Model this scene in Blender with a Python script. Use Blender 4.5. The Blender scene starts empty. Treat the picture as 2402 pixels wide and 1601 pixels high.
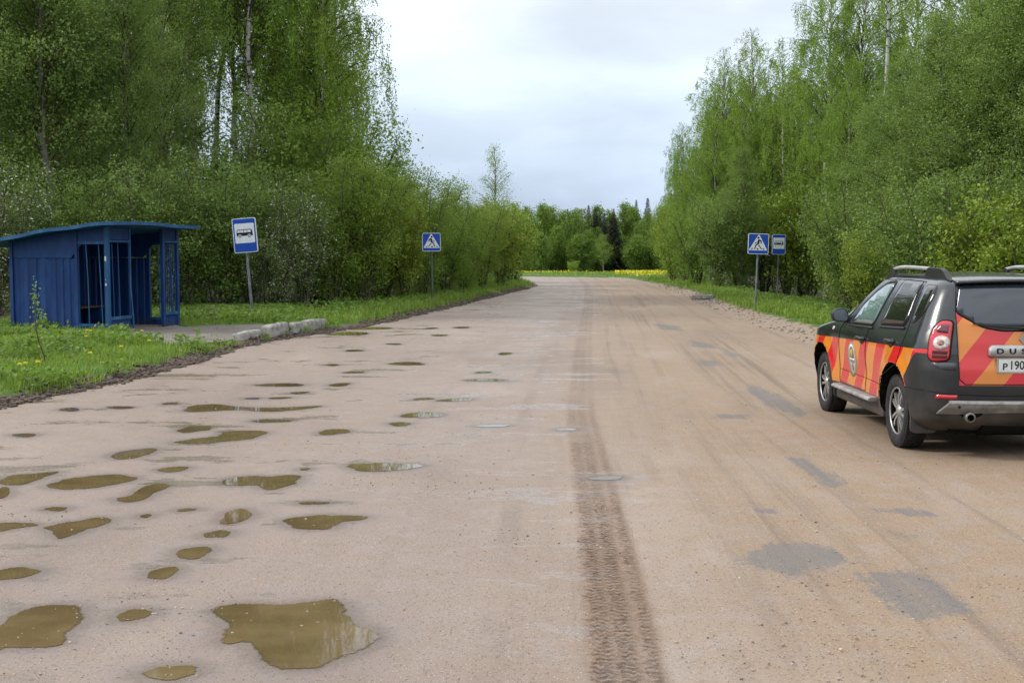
import bpy, bmesh, math, random
import numpy as np
from mathutils import Vector, Matrix
from mathutils.bvhtree import BVHTree
from math import radians, sin, cos, pi, atan2, sqrt

random.seed(7)
S = bpy.context.scene
COL = S.collection

# ---------------------------------------------------------------- camera
CAM_H, FPX, W0, H0, HORIZON = 1.85, 3014.0, 2402, 1601, 585.0
PITCH = math.atan((H0 / 2 - HORIZON) / FPX)
cam_d = bpy.data.cameras.new("camera"); cam = bpy.data.objects.new("camera", cam_d); COL.objects.link(cam)
cam.location = (0, 0, CAM_H); cam.rotation_euler = (pi / 2 - PITCH, 0, 0)
cam_d.sensor_width = 36; cam_d.lens = 36 * FPX / W0; cam_d.clip_start = 0.1; cam_d.clip_end = 3000
S.camera = cam

# ---------------------------------------------------------------- light
SUN_DIR = Vector((-0.84, 0.06, 0.62)).normalized()       # towards the sun
SUN_EL = math.asin(SUN_DIR.z); SUN_AZ = atan2(SUN_DIR.x, SUN_DIR.y)
sun_d = bpy.data.lights.new("sun", 'SUN'); sun = bpy.data.objects.new("sun", sun_d); COL.objects.link(sun)
sun_d.energy = 2.3; sun_d.angle = radians(12); sun_d.color = (1.0, 0.96, 0.9)
sun.rotation_euler = (-SUN_DIR).to_track_quat('-Z', 'Y').to_euler()
sun.location = (-30, 0, 40)

S.view_settings.view_transform = 'Standard'; S.view_settings.look = 'None'
S.view_settings.exposure = 0.32; S.view_settings.gamma = 1.0
S.render.engine = 'CYCLES'
cy = S.cycles
cy.max_bounces = 7; cy.diffuse_bounces = 4; cy.glossy_bounces = 3; cy.transmission_bounces = 4; cy.transparent_max_bounces = 8
cy.caustics_reflective = False; cy.caustics_refractive = False
cy.use_adaptive_sampling = True; cy.adaptive_threshold = 0.015
cy.use_denoising = True
try:
    cy.denoiser = 'OPENIMAGEDENOISE'; cy.denoising_input_passes = 'RGB_ALBEDO_NORMAL'
except Exception: pass

# ---------------------------------------------------------------- node helpers
def nd(nt, typ, props=None, **inp):
    n = nt.nodes.new(typ)
    for k, v in (props or {}).items(): setattr(n, k, v)
    for k, v in inp.items(): setin(nt, n, k.replace('_', ' '), v)
    return n
def setin(nt, n, key, v):
    s = n.inputs[int(key[1:])] if key[0] == 'i' and key[1:].isdigit() else n.inputs[key]
    if hasattr(v, 'is_output'): nt.links.new(v, s)
    elif hasattr(s, 'default_value'):
        if s.type == 'RGBA' and len(v) == 3: v = (*v, 1)
        s.default_value = v
def mth(nt, op, a, b=0.0, c=None, clamp=False):
    n = nt.nodes.new('ShaderNodeMath'); n.operation = op; n.use_clamp = clamp
    for i, v in enumerate((a, b, c)):
        if v is None: continue
        if hasattr(v, 'is_output'): nt.links.new(v, n.inputs[i])
        else: n.inputs[i].default_value = v
    return n.outputs[0]
def mixc(nt, f, a, b, mode='MIX'):
    n = nt.nodes.new('ShaderNodeMix'); n.data_type = 'RGBA'; n.blend_type = mode; n.clamp_factor = True
    for s, v in ((n.inputs[0], f), (n.inputs[6], a), (n.inputs[7], b)):
        if hasattr(v, 'is_output'): nt.links.new(v, s)
        else: s.default_value = (*v, 1) if isinstance(v, tuple) and len(v) == 3 else v
    return n.outputs[2]
def smooth(nt, v, lo, hi):
    n = nt.nodes.new('ShaderNodeMapRange'); n.interpolation_type = 'SMOOTHSTEP'
    nt.links.new(v, n.inputs[0]); n.inputs[1].default_value = lo; n.inputs[2].default_value = hi
    return n.outputs[0]
def noise(nt, vec, scale, detail=4, rough=0.55, dist=0.0):
    n = nd(nt, 'ShaderNodeTexNoise', Scale=scale, Detail=detail, Roughness=rough, Distortion=dist)
    if vec is not None: nt.links.new(vec, n.inputs['Vector'])
    return n.outputs[0]
def mapping(nt, vec, scale=(1, 1, 1), loc=(0, 0, 0)):
    n = nd(nt, 'ShaderNodeMapping'); nt.links.new(vec, n.inputs[0])
    n.inputs['Scale'].default_value = scale; n.inputs['Location'].default_value = loc
    return n.outputs[0]
def new_mat(name):
    m = bpy.data.materials.new(name); m.use_nodes = True; nt = m.node_tree
    b = nt.nodes['Principled BSDF']
    return m, nt, b
def attr(nt, name):
    return nd(nt, 'ShaderNodeAttribute', {'attribute_name': name}).outputs['Fac']
def objco(nt): return nd(nt, 'ShaderNodeTexCoord').outputs['Object']
def bump(nt, b, h, strength=0.3, dist=0.01):
    n = nd(nt, 'ShaderNodeBump', Strength=strength, Distance=dist); nt.links.new(h, n.inputs['Height'])
    nt.links.new(n.outputs[0], b.inputs['Normal'])

# ---------------------------------------------------------------- sky
w = bpy.data.worlds.new("World"); S.world = w; w.use_nodes = True; wt = w.node_tree
bg = wt.nodes['Background']; bg.inputs['Strength'].default_value = 0.1
sky = nd(wt, 'ShaderNodeTexSky', {'sky_type': 'NISHITA', 'sun_disc': False, 'sun_elevation': SUN_EL, 'sun_rotation': SUN_AZ, 'altitude': 150})
tc = nd(wt, 'ShaderNodeTexCoord').outputs['Generated']
sx_ = nd(wt, 'ShaderNodeSeparateXYZ'); wt.links.new(tc, sx_.inputs[0]); zz = sx_.outputs[2]
# clouds: stretched with the height so that layers flatten towards the horizon
cv = mapping(wt, tc, (1.3, 1.3, 3.2), (0.3, 0.1, 0))
n1 = noise(wt, cv, 2.2, 7, 0.52, 0.35); n2 = noise(wt, mapping(wt, tc, (2.2, 2.2, 8), (4, 1, 2)), 3.0, 6, 0.5, 0.2)
ramp = nd(wt, 'ShaderNodeValToRGB'); wt.links.new(zz, ramp.inputs[0])
els = ramp.color_ramp.elements
els[0].position = 0.0; els[0].color = (4.5, 5.2, 6.3, 1)
els[1].position = 1.0; els[1].color = (15, 15.4, 16, 1)
for p, c in ((0.03, (4.7, 5.6, 7.2)), (0.07, (5.5, 6.5, 8.0)), (0.12, (6.8, 7.8, 9.1)), (0.20, (8.0, 8.7, 9.6)), (0.27, (9.0, 9.5, 10.1)), (0.42, (12.5, 13, 13.6))):
    e = els.new(p); e.color = (*c, 1)
var = mth(wt, 'MULTIPLY_ADD', smooth(wt, n1, 0.32, 0.68), 0.22, 0.89)
var2 = mth(wt, 'MULTIPLY_ADD', smooth(wt, n2, 0.35, 0.7), 0.15, 0.93)
cl = mixc(wt, 1.0, ramp.outputs[0], mth(wt, 'MULTIPLY', var, var2), 'MULTIPLY')
wt.links.new(mixc(wt, 0.93, sky.outputs[0], cl), bg.inputs['Color'])

# ---------------------------------------------------------------- geometry helpers
def ray(px, py):
    dx, dy = (px - W0 / 2) / FPX, -(py - H0 / 2) / FPX
    return Vector((dx, cos(PITCH) + dy * sin(PITCH), -sin(PITCH) + dy * cos(PITCH)))
def G(px, py, z=0.0):                      # a point of the photograph on the ground plane
    r = ray(px, py); t = (z - CAM_H) / r.z
    return (r.x * t, r.y * t)
def DX(dx, d):                             # world x of a column (2352 px wide view) at distance d
    return (dx * 1.02126 - W0 / 2) / FPX * d
def sx_of(p):                              # photograph column of a world point
    return W0 / 2 + FPX * p[0] / (p[1] * cos(PITCH) - (p[2] - CAM_H) * sin(PITCH))

def link(o, parent=None):
    COL.objects.link(o)
    if parent is not None: o.parent = parent
    return o
def tag(o, label=None, cat=None, group=None, kind=None):
    if label: o['label'] = label
    if cat: o['category'] = cat
    if group: o['group'] = group
    if kind: o['kind'] = kind
    return o
def empty(name, loc, rz=0.0, label=None, cat=None, group=None):
    o = bpy.data.objects.new(name, None); o.empty_display_size = 0.2
    o.location = loc; o.rotation_euler = (0, 0, rz); COL.objects.link(o)
    return tag(o, label, cat, group)
def np_mesh(name, V, faces, mats, smooth_=True, midx=None):
    """V (n,3); faces: list of (m,k) int arrays"""
    me = bpy.data.meshes.new(name)
    V = np.asarray(V, dtype=np.float32)
    me.vertices.add(len(V)); me.vertices.foreach_set('co', V.ravel())
    faces = [np.asarray(f, dtype=np.int32) for f in faces if len(f)]
    nl = sum(f.size for f in faces); npoly = sum(len(f) for f in faces)
    me.loops.add(nl); me.polygons.add(npoly)
    me.loops.foreach_set('vertex_index', np.concatenate([f.ravel() for f in faces]))
    tot = np.concatenate([np.full(len(f), f.shape[1], np.int32) for f in faces])
    st = np.concatenate([[0], np.cumsum(tot)[:-1]]).astype(np.int32)
    me.polygons.foreach_set('loop_start', st); me.polygons.foreach_set('loop_total', tot)
    me.polygons.foreach_set('use_smooth', np.full(npoly, smooth_, dtype=bool))
    if midx is not None: me.polygons.foreach_set('material_index', np.asarray(midx, np.int32))
    for m in (mats if isinstance(mats, (list, tuple)) else [mats]): me.materials.append(m)
    me.update(calc_edges=True)
    return me
def fattr(me, name, arr):
    a = me.attributes.new(name, 'FLOAT', 'POINT'); a.data.foreach_set('value', np.asarray(arr, np.float32))

class MB:
    """collects shapes that become ONE mesh object"""
    def __init__(s): s.v = []; s.f = []; s.m = []; s.sm = []
    def add(s, vs, fs, mi=0, smooth_=False, M=None):
        o = len(s.v)
        for v in vs:
            v = Vector(v)
            s.v.append(tuple(M @ v if M is not None else v))
        for f in fs: s.f.append(tuple(i + o for i in f)); s.m.append(mi); s.sm.append(smooth_)
    def box(s, a, b, mi=0, M=None):
        x0, y0, z0 = a; x1, y1, z1 = b
        vs = [(x0, y0, z0), (x1, y0, z0), (x1, y1, z0), (x0, y1, z0), (x0, y0, z1), (x1, y0, z1), (x1, y1, z1), (x0, y1, z1)]
        s.add(vs, [(0, 3, 2, 1), (4, 5, 6, 7), (0, 1, 5, 4), (1, 2, 6, 5), (2, 3, 7, 6), (3, 0, 4, 7)], mi, False, M)
    def bar(s, p, q, wd, dp, mi=0, up=(0, 0, 1)):
        p, q = Vector(p), Vector(q); d = (q - p); L = d.length; d.normalize()
        up = Vector(up)
        if abs(d.dot(up)) > 0.98: up = Vector((0, 1, 0))
        a = d.cross(up).normalized(); b = a.cross(d)
        M = Matrix((( a.x, d.x, b.x, p.x), (a.y, d.y, b.y, p.y), (a.z, d.z, b.z, p.z), (0, 0, 0, 1)))
        s.box((-wd / 2, 0, -dp / 2), (wd / 2, L, dp / 2), mi, M)
    def tube(s, pts, r, n=8, mi=0, cap=True):
        pts = [Vector(p) for p in pts]; m = len(pts)
        rr = r if isinstance(r, (list, tuple)) else [r] * m
        vs, fs = [], []
        ref = Vector((0, 0, 1))
        for i, p in enumerate(pts):
            t = (pts[min(i + 1, m - 1)] - pts[max(i - 1, 0)]).normalized()
            rf = ref if abs(t.dot(ref)) < 0.95 else Vector((1, 0, 0))
            a = t.cross(rf).normalized(); b = t.cross(a)
            for k in range(n):
                an = 2 * pi * k / n
                vs.append(p + (a * cos(an) + b * sin(an)) * rr[i])
        for i in range(m - 1):
            for k in range(n):
                fs.append((i * n + k, i * n + (k + 1) % n, (i + 1) * n + (k + 1) % n, (i + 1) * n + k))
        s.add(vs, fs, mi, True)
        if cap:
            s.add(vs[:n], [tuple(range(n))], mi); s.add(vs[-n:], [tuple(reversed(range(n)))], mi)
    def prism(s, poly, z0, z1, mi=0, M=None):
        n = len(poly)
        vs = [(x, y, z0) for x, y in poly] + [(x, y, z1) for x, y in poly]
        s.add(vs, [tuple(reversed(range(n))), tuple(range(n, 2 * n))] + [(i, (i + 1) % n, n + (i + 1) % n, n + i) for i in range(n)], mi, False, M)
    def lathe(s, prof, n=32, mi=0, M=None, smooth_=True):   # prof [(radius, along x)] turned round the x axis
        vs, fs = [], []
        for r, x in prof:
            for k in range(n):
                a = 2 * pi * k / n; vs.append((x, r * cos(a), r * sin(a)))
        for i in range(len(prof) - 1):
            for k in range(n): fs.append((i * n + k, i * n + (k + 1) % n, (i + 1) * n + (k + 1) % n, (i + 1) * n + k))
        s.add(vs, fs, mi, smooth_, M)
    def build(s, name, mats, parent=None, bevel=0.0, fix=True):
        me = bpy.data.meshes.new(name); me.from_pydata(s.v, [], s.f)
        for m in (mats if isinstance(mats, (list, tuple)) else [mats]): me.materials.append(m)
        me.polygons.foreach_set('material_index', s.m); me.polygons.foreach_set('use_smooth', s.sm)
        if fix or bevel:
            bm = bmesh.new(); bm.from_mesh(me)
            if bevel:
                bmesh.ops.remove_doubles(bm, verts=bm.verts, dist=1e-5)
                es = [e for e in bm.edges if len(e.link_faces) == 2 and e.calc_face_angle(0) > 0.6]
                bmesh.ops.bevel(bm, geom=es, offset=bevel, segments=2, affect='EDGES', profile=0.6)
            bmesh.ops.recalc_face_normals(bm, faces=bm.faces)
            bm.to_mesh(me); bm.free()
        me.update()
        return link(bpy.data.objects.new(name, me), parent)

def rrect(w_, h_, r, n=5, cx=0, cy_=0):
    out = []
    for qx, qy, a0 in ((1, 1, 0), (-1, 1, 90), (-1, -1, 180), (1, -1, 270)):
        for k in range(n + 1):
            a = radians(a0 + 90 * k / n)
            out.append((cx + qx * (w_ / 2 - r) + r * cos(a), cy_ + qy * (h_ / 2 - r) + r * sin(a)))
    return out
def circ(cx, cy_, r, n=20, ry=None):
    return [(cx + r * cos(2 * pi * k / n), cy_ + (ry or r) * sin(2 * pi * k / n)) for k in range(n)]
def in_poly(x, y, poly):
    x = np.asarray(x); y = np.asarray(y); c = np.zeros(x.shape, bool); n = len(poly); j = n - 1
    for i in range(n):
        xi, yi = poly[i]; xj, yj = poly[j]
        c ^= ((yi > y) != (yj > y)) & (x < (xj - xi) * (y - yi) / (yj - yi + 1e-12) + xi); j = i
    return c
def poly_dist(x, y, poly):
    d = np.full(np.shape(x), 1e9); n = len(poly)
    for i in range(n):
        ax, ay = poly[i]; bx, by = poly[(i + 1) % n]
        vx, vy = bx - ax, by - ay; L = vx * vx + vy * vy + 1e-12
        t = np.clip(((x - ax) * vx + (y - ay) * vy) / L, 0, 1)
        d = np.minimum(d, np.hypot(x - ax - t * vx, y - ay - t * vy))
    return d
_r = np.random.RandomState(3)
_ph = _r.uniform(0, 6.28, (24, 2)); _di = _r.uniform(0, 6.28, 24)
def wob(x, y, freq, n=6, s=0):              # smooth pseudo noise, about -1..1
    o = 0
    for k in range(n):
        i = (k + s * 5) % 24; f = freq * (0.6 + 0.22 * k)
        o = o + np.sin((x * np.cos(_di[i]) + y * np.sin(_di[i])) * f * 6.28 + _ph[i, 0])
    return o / n * 1.6
def sstep(a, b, x):
    t = np.clip((x - a) / (b - a), 0, 1); return t * t * (3 - 2 * t)
ORD = ["first", "second", "third", "fourth", "fifth", "sixth", "seventh", "eighth", "ninth", "tenth", "eleventh", "twelfth", "thirteenth",
       "fourteenth", "fifteenth", "sixteenth", "seventeenth", "eighteenth", "nineteenth", "twentieth", "twenty-first", "twenty-second", "twenty-third", "twenty-fourth", "twenty-fifth",
       "twenty-sixth", "twenty-seventh", "twenty-eighth", "twenty-ninth", "thirtieth"]
def label_row(objs, text):                  # text holds {o}: the ordinal counted from the left of the picture
    objs = sorted(objs, key=lambda o: sx_of(o.location))
    for i, o in enumerate(objs): o['label'] = text.format(o=ORD[i])
# ================================================================ ground and road
YS = [-8, 5, 15, 16.7, 18.4, 20.6, 23, 25.1, 27, 29.2, 32.7, 38.4, 46.6, 56, 65, 72, 76, 79, 82, 85, 88, 92]
XLs = [-7, -6.6, -6.0, -5.6, -5.35, -5.2, -5.15, -5.0, -4.65, -3.95, -3.2, -2.3, -1.2, 0.05, 1.3, 1.25, 0.2, -3.5, -13, -26, -45, -60]
YR = [-8, 12, 18, 24.6, 33.7, 42.9, 55.2, 66.4, 78.9, 83.7, 86.4, 88, 89.5, 91, 92]
XRs = [7.2, 7.0, 6.4, 5.9, 6.0, 6.45, 7.15, 7.3, 7.05, 6.3, 4.5, 1, -6, -20, -40]
def XL(y): return np.interp(y, YS, XLs)
def XR(y): return np.interp(y, YR, XRs)
def XC(y): return np.interp(y, [0, 5.5, 8, 14.5, 24, 40, 56, 70, 100], [0.37, 0.50, 0.59, 0.77, 1.32, 2.35, 3.35, 4.0, 4.6])
PAVE_PX = [(300, 785), (346, 803), (413, 813), (500, 804), (582, 793), (640, 776), (668, 768), (650, 761), (500, 764), (430, 768)]
PAVE = [G(*p, 0.1) for p in PAVE_PX] + [(-8.0, 30.2), (-10.6, 30.8), (-11.2, 28.0), (-9.0, 27.2)]
def ground_h(x, y):
    x = np.asarray(x, float); y = np.asarray(y, float)
    sl = XL(y) - x + 0.12 * wob(x, y, 0.9); sr = x - XR(y) + 0.15 * wob(x, y, 0.7, s=1)
    far = sstep(70, 82, y)
    hl = (0.13 * sstep(0.0, 0.8, sl) + 0.05 * wob(x, y, 0.35, s=2) * sstep(0.5, 1.5, sl)) * (1 - 0.6 * far)
    hr = (0.10 * sstep(0.0, 0.9, sr) - 0.62 * sstep(1.9, 4.6, sr) * (1 - far) + 0.05 * wob(x, y, 0.4, s=3) * sstep(0.6, 1.6, sr))
    road = (sl < 0) & (sr < 0) & (y < 92)
    edge = np.minimum(np.maximum(-sl, 0), np.maximum(-sr, 0))
    h = np.where(sl > 0, hl, np.where(sr > 0, hr, -0.06 * sstep(0, 0.2, edge)))
    h = np.where(y > 92, 0.06 + 0 * h, h)
    pv = in_poly(x, y, PAVE) | (poly_dist(x, y, PAVE) < 0.15)
    h = np.where(pv, 0.09, h)
    h = h - np.clip(y - 97, 0, 105) * 0.0235
    return h
def grid_mesh(name, xs, ys, hfun, mat):
    X, Y = np.meshgrid(xs, ys); Z = hfun(X, Y)
    V = np.stack([X, Y, Z], -1).reshape(-1, 3); nx, ny = len(xs), len(ys)
    i = np.arange((ny - 1) * (nx - 1)); r, c = i // (nx - 1), i % (nx - 1); a = r * nx + c
    return np_mesh(name, V, [np.stack([a, a + 1, a + nx + 1, a + nx], 1)], mat), V

def mat_ground():
    m, nt, b = new_mat("verge_ground"); co = objco(nt)
    n = noise(nt, co, 3.0, 6); nf = noise(nt, co, 28, 5)
    grass = mixc(nt, smooth(nt, n, 0.3, 0.7), (0.05, 0.095, 0.018), (0.085, 0.15, 0.028))
    soil = mixc(nt, smooth(nt, nf, 0.3, 0.7), (0.055, 0.038, 0.027), (0.17, 0.125, 0.095))
    sand = mixc(nt, smooth(nt, nf, 0.3, 0.7), (0.20, 0.155, 0.12), (0.30, 0.235, 0.18))
    litter = mixc(nt, smooth(nt, nf, 0.35, 0.65), (0.028, 0.026, 0.015), (0.06, 0.062, 0.026))
    c = mixc(nt, smooth(nt, mth(nt, 'ADD', attr(nt, 'forest'), mth(nt, 'MULTIPLY_ADD', n, 0.8, -0.4)), 0.35, 0.65), grass, litter)
    c = mixc(nt, smooth(nt, mth(nt, 'ADD', attr(nt, 'sand'), mth(nt, 'MULTIPLY_ADD', n, 1.2, -0.6)), 0.38, 0.62), c, sand)
    c = mixc(nt, smooth(nt, mth(nt, 'ADD', attr(nt, 'soil'), mth(nt, 'MULTIPLY_ADD', n, 1.4, -0.7)), 0.38, 0.62), c, soil)
    setin(nt, b, 'Base Color', c); setin(nt, b, 'Roughness', 0.9); setin(nt, b, 'Specular IOR Level', 0.2)
    bump(nt, b, nf, 0.8, 0.03)
    return m
xs = np.concatenate([-np.geomspace(16, 400, 34)[::-1], np.linspace(-15.8, 14.8, 205), np.geomspace(15, 400, 34)])
ys = np.concatenate([np.linspace(-12, 40, 230), np.linspace(40.3, 100, 160), np.geomspace(101, 900, 50)])
me, V = grid_mesh("ground", xs, ys, ground_h, mat_ground())
x, y = V[:, 0].astype(float), V[:, 1].astype(float)
sl = XL(y) - x; sr = x - XR(y)
fattr(me, 'soil', np.where(y < 84, np.exp(-((sl - 0.10) / 0.30) ** 2) * (sl > -0.8), 0))
fattr(me, 'sand', np.where(y < 84, np.exp(-((sr - 0.1) / np.interp(y, [20, 40, 70], [1.1, 0.9, 0.4])) ** 2) * (sr > -1.5), 0))
fattr(me, 'forest', np.where(y < 84, np.maximum(sstep(1.8, 3.5, sl) * sstep(30, 34, y) + sstep(6.5, 8.5, sl) * (y < 32), sstep(3.6, 5.5, sr)), sstep(185, 195, y)))
ground = tag(link(bpy.data.objects.new("ground", me)), kind='structure')

# ---- puddles: outlines in pixels of the photograph's lower left quarter (x / 1.961, 900 + y / 1.961)
def z7(p): return (p[0] / 1.961, 900 + p[1] / 1.961)
def ell(cx, cy_, rx, ry, tilt=0.25, sq=0.0, n=14):
    out = []
    for k in range(n):
        a = 2 * pi * k / n; rr = 1 + 0.16 * sin(2 * a + cx) + 0.1 * sin(3 * a + cy_)
        ex, ey = rx * cos(a) * rr, ry * sin(a) * rr
        out.append((cx + ex, cy_ + ey - tilt * ry * (ex / rx)))
    return out
PUD = [
 ("largest ragged muddy puddle in the road nearest the camera", [(980, 1045), (1010, 1020), (1110, 1010), (1290, 1020), (1420, 998), (1530, 993), (1575, 1020), (1600, 1070), (1650, 1105), (1730, 1150), (1690, 1200), (1560, 1270), (1440, 1305), (1300, 1310), (1220, 1270), (1170, 1210), (1110, 1185), (1045, 1195), (1040, 1130), (1030, 1085)]),
 ("big round brown puddle cut by the left picture edge, near the bottom corner", [(0, 1110), (60, 1065), (150, 1030), (250, 1015), (340, 1020), (375, 1060), (370, 1100), (300, 1140), (290, 1170), (270, 1205), (150, 1215), (50, 1210), (0, 1220), (-80, 1230), (-120, 1150)]),
 ("flat oval puddle at the bottom edge, just left of the largest puddle", [(650, 1330), (700, 1312), (790, 1300), (880, 1297), (910, 1310), (890, 1335), (810, 1360), (700, 1355)]),
 ("thin slanted puddle between the two biggest near puddles", ell(615, 1062, 88, 22, 0.9)),
 ("small slanted oval puddle, lowest of a string of four leading to upper right", ell(748, 870, 66, 26, 0.8)),
 ("squarish brown puddle, second lowest of the string of four small ones", ell(890, 776, 88, 24, 0.3)),
 ("small brown puddle, third up in the string of four small ones", ell(1000, 690, 54, 17, 0.4)),
 ("leaf shaped puddle topping the string of four small ones", ell(1085, 610, 78, 28, 0.5)),
 ("long pointed puddle with a tail running right, above the largest puddle", [(1310, 625), (1370, 612), (1500, 603), (1690, 612), (1640, 625), (1560, 640), (1500, 668), (1400, 668), (1330, 650)]),
 ("pale stony puddle at the left edge, above the big round one", [(0, 855), (80, 843), (190, 860), (120, 885), (0, 900), (-60, 880)]),
 ("dark flat puddle at the left edge beside the triangular puddle", [(0, 640), (100, 640), (180, 648), (60, 665), (0, 678), (-60, 660)]),
 ("triangular muddy puddle pointing down, on the far left of the road", [(205, 660), (300, 640), (420, 620), (480, 613), (515, 630), (430, 660), (330, 695), (265, 712), (250, 680)]),
 ("long brown oval puddle reflecting the blue shelter's side of the wood", [(220, 470), (280, 445), (400, 425), (530, 418), (630, 430), (560, 455), (420, 478), (300, 485)]),
 ("slanted brown puddle just below right of the long oval one", [(530, 530), (600, 515), (660, 475), (740, 455), (775, 470), (700, 505), (640, 540), (570, 545)]),
 ("trapezoid puddle reflecting dark trees in the middle of the left lane", [(1030, 440), (1130, 425), (1250, 425), (1368, 420), (1360, 450), (1290, 480), (1220, 485), (1180, 465), (1060, 468)]),
 ("bright puddle reflecting the sky, right of the trapezoid puddle", [(1600, 373), (1680, 367), (1800, 365), (1920, 370), (1940, 380), (1850, 395), (1720, 403), (1640, 395)]),
 ("wedge shaped brown puddle above the long oval one", [(515, 325), (600, 305), (720, 297), (690, 320), (620, 340), (540, 347)]),
 ("long streaky puddle in a wheel rut at the left edge", [(0, 445), (60, 420), (150, 413), (275, 403), (200, 430), (120, 460), (40, 465), (0, 460)]),
 ("stretched puddle reflecting the blue bus stop sign", [(800, 270), (880, 255), (1000, 240), (1040, 220), (1120, 215), (1215, 218), (1200, 240), (1130, 255), (1000, 268), (880, 275)]),
 ("longest thin wavy puddle across the left lane", [(850, 125), (880, 103), (980, 93), (1100, 105), (1250, 110), (1470, 102), (1380, 118), (1240, 127), (1080, 120), (920, 128)]),
]
SMALL = [ell(*a) for a in ((795, 393, 70, 11), (895, 208, 72, 14), (1245, 171, 85, 7), (1535, 221, 62, 14), (1940, 144, 112, 10), (1840, 185, 52, 8), (2270, 193, 72, 6),
 (112, 236, 60, 7), (553, 109, 62, 6), (782, 90, 35, 5), (320, 118, 48, 8), (1295, 5, 98, 8), (1562, 4, 50, 7), (1378, 41, 38, 5), (1163, 67, 34, 4), (1285, 65, 54, 4),
 (1950, 69, 42, 5), (2095, 74, 78, 7), (1440, 548, 65, 6), (858, 579, 46, 6), (258, 575, 46, 10), (670, 607, 28, 7), (10, 502, 34, 24))]
def dpx(cx, cy_, rx, ry): return [((x * 1.02126) * 1.961, (y * 1.02126 - 900) * 1.961) for x, y in ell(cx, cy_, rx, ry, 0.1)]
SMALL += [dpx(*a) for a in ((935, 835, 46, 3.2), (765, 838, 15, 2), (812, 855, 22, 2), (815, 805, 25, 1.8), (905, 790, 17, 1.6), (1160, 812, 17, 2.6), (1110, 855, 22, 2.2), (1125, 873, 56, 3.0),
 (845, 754, 55, 3.0), (800, 766, 42, 4.5), (990, 754, 18, 1.5), (1060, 752, 22, 1.6), (1392, 1098, 42, 4), (1302, 986, 20, 3), (700, 1077, 10, 3), (1010, 770, 22, 1.5))]
def world_outline(poly, seed):
    rng = np.random.RandomState(seed); P = [G(*z7(p)) for p in poly]; n = len(P)
    out = []
    for i in range(n):
        p0, p1, p2, p3 = (np.array(P[(i + k) % n]) for k in (-1, 0, 1, 2))
        m = max(2, min(16, int(np.linalg.norm(p2 - p1) / 0.04)))
        for k in range(m):
            t = k / m
            out.append(0.5 * (2 * p1 + (p2 - p0) * t + (2 * p0 - 5 * p1 + 4 * p2 - p3) * t * t + (3 * p1 - p0 - 3 * p2 + p3) * t ** 3))
    out = np.array(out); c = out.mean(0)
    r = np.abs(out - c).max(0); amp = min(0.06, 0.10 * r.min() + 0.012)
    a = np.arctan2((out[:, 1] - c[1]) / r[1], (out[:, 0] - c[0]) / r[0])
    j = sum(np.sin(a * f + rng.uniform(0, 6.28)) * (1.0 / f ** 0.6) for f in (5, 8, 13, 19, 29, 41)) * amp * 0.55
    d = out - c; d /= np.linalg.norm(d, axis=1)[:, None] + 1e-9
    return out + d * j[:, None]
PUD_W = [(lab, world_outline(p, i)) for i, (lab, p) in enumerate(PUD)]
SM_W = [world_outline(p, 100 + i) for i, p in enumerate(SMALL)]
# bare asphalt showing through the sand (pixels of the 2352-wide view)
ASPH_D = [[(1725, 1262), (1770, 1245), (1850, 1242), (1925, 1268), (1930, 1285), (1870, 1310), (1810, 1322), (1760, 1308), (1715, 1290)],
 [(1975, 1310), (2060, 1305), (2110, 1318), (2170, 1362), (2235, 1405), (2190, 1415), (2110, 1426), (2050, 1400), (1990, 1345)],
 [(1810, 1048), (1860, 1055), (1905, 1085), (1945, 1112), (1905, 1120), (1870, 1098), (1830, 1070)],
 [(1985, 1170), (2080, 1165), (2150, 1180), (2120, 1190), (2050, 1180)], [(2010, 1205), (2090, 1232), (2080, 1245), (2040, 1228)],
 [(1720, 880), (1790, 905), (1850, 950), (1830, 958), (1770, 930), (1720, 900)], [(1640, 950), (1720, 952), (1720, 962), (1640, 960)],
 [(1580, 780), (1640, 790), (1660, 800), (1590, 796)], [(1600, 826), (1650, 830), (1640, 842), (1605, 838)], [(1745, 1168), (1780, 1165), (1775, 1178), (1750, 1176)],
 [(1500, 742), (1560, 748), (1570, 760), (1510, 755)], [(1660, 800), (1700, 815), (1690, 825), (1660, 812)]]
ASPH = [[G(px * 1.02126, py * 1.02126) for px, py in p] for p in ASPH_D]

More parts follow.
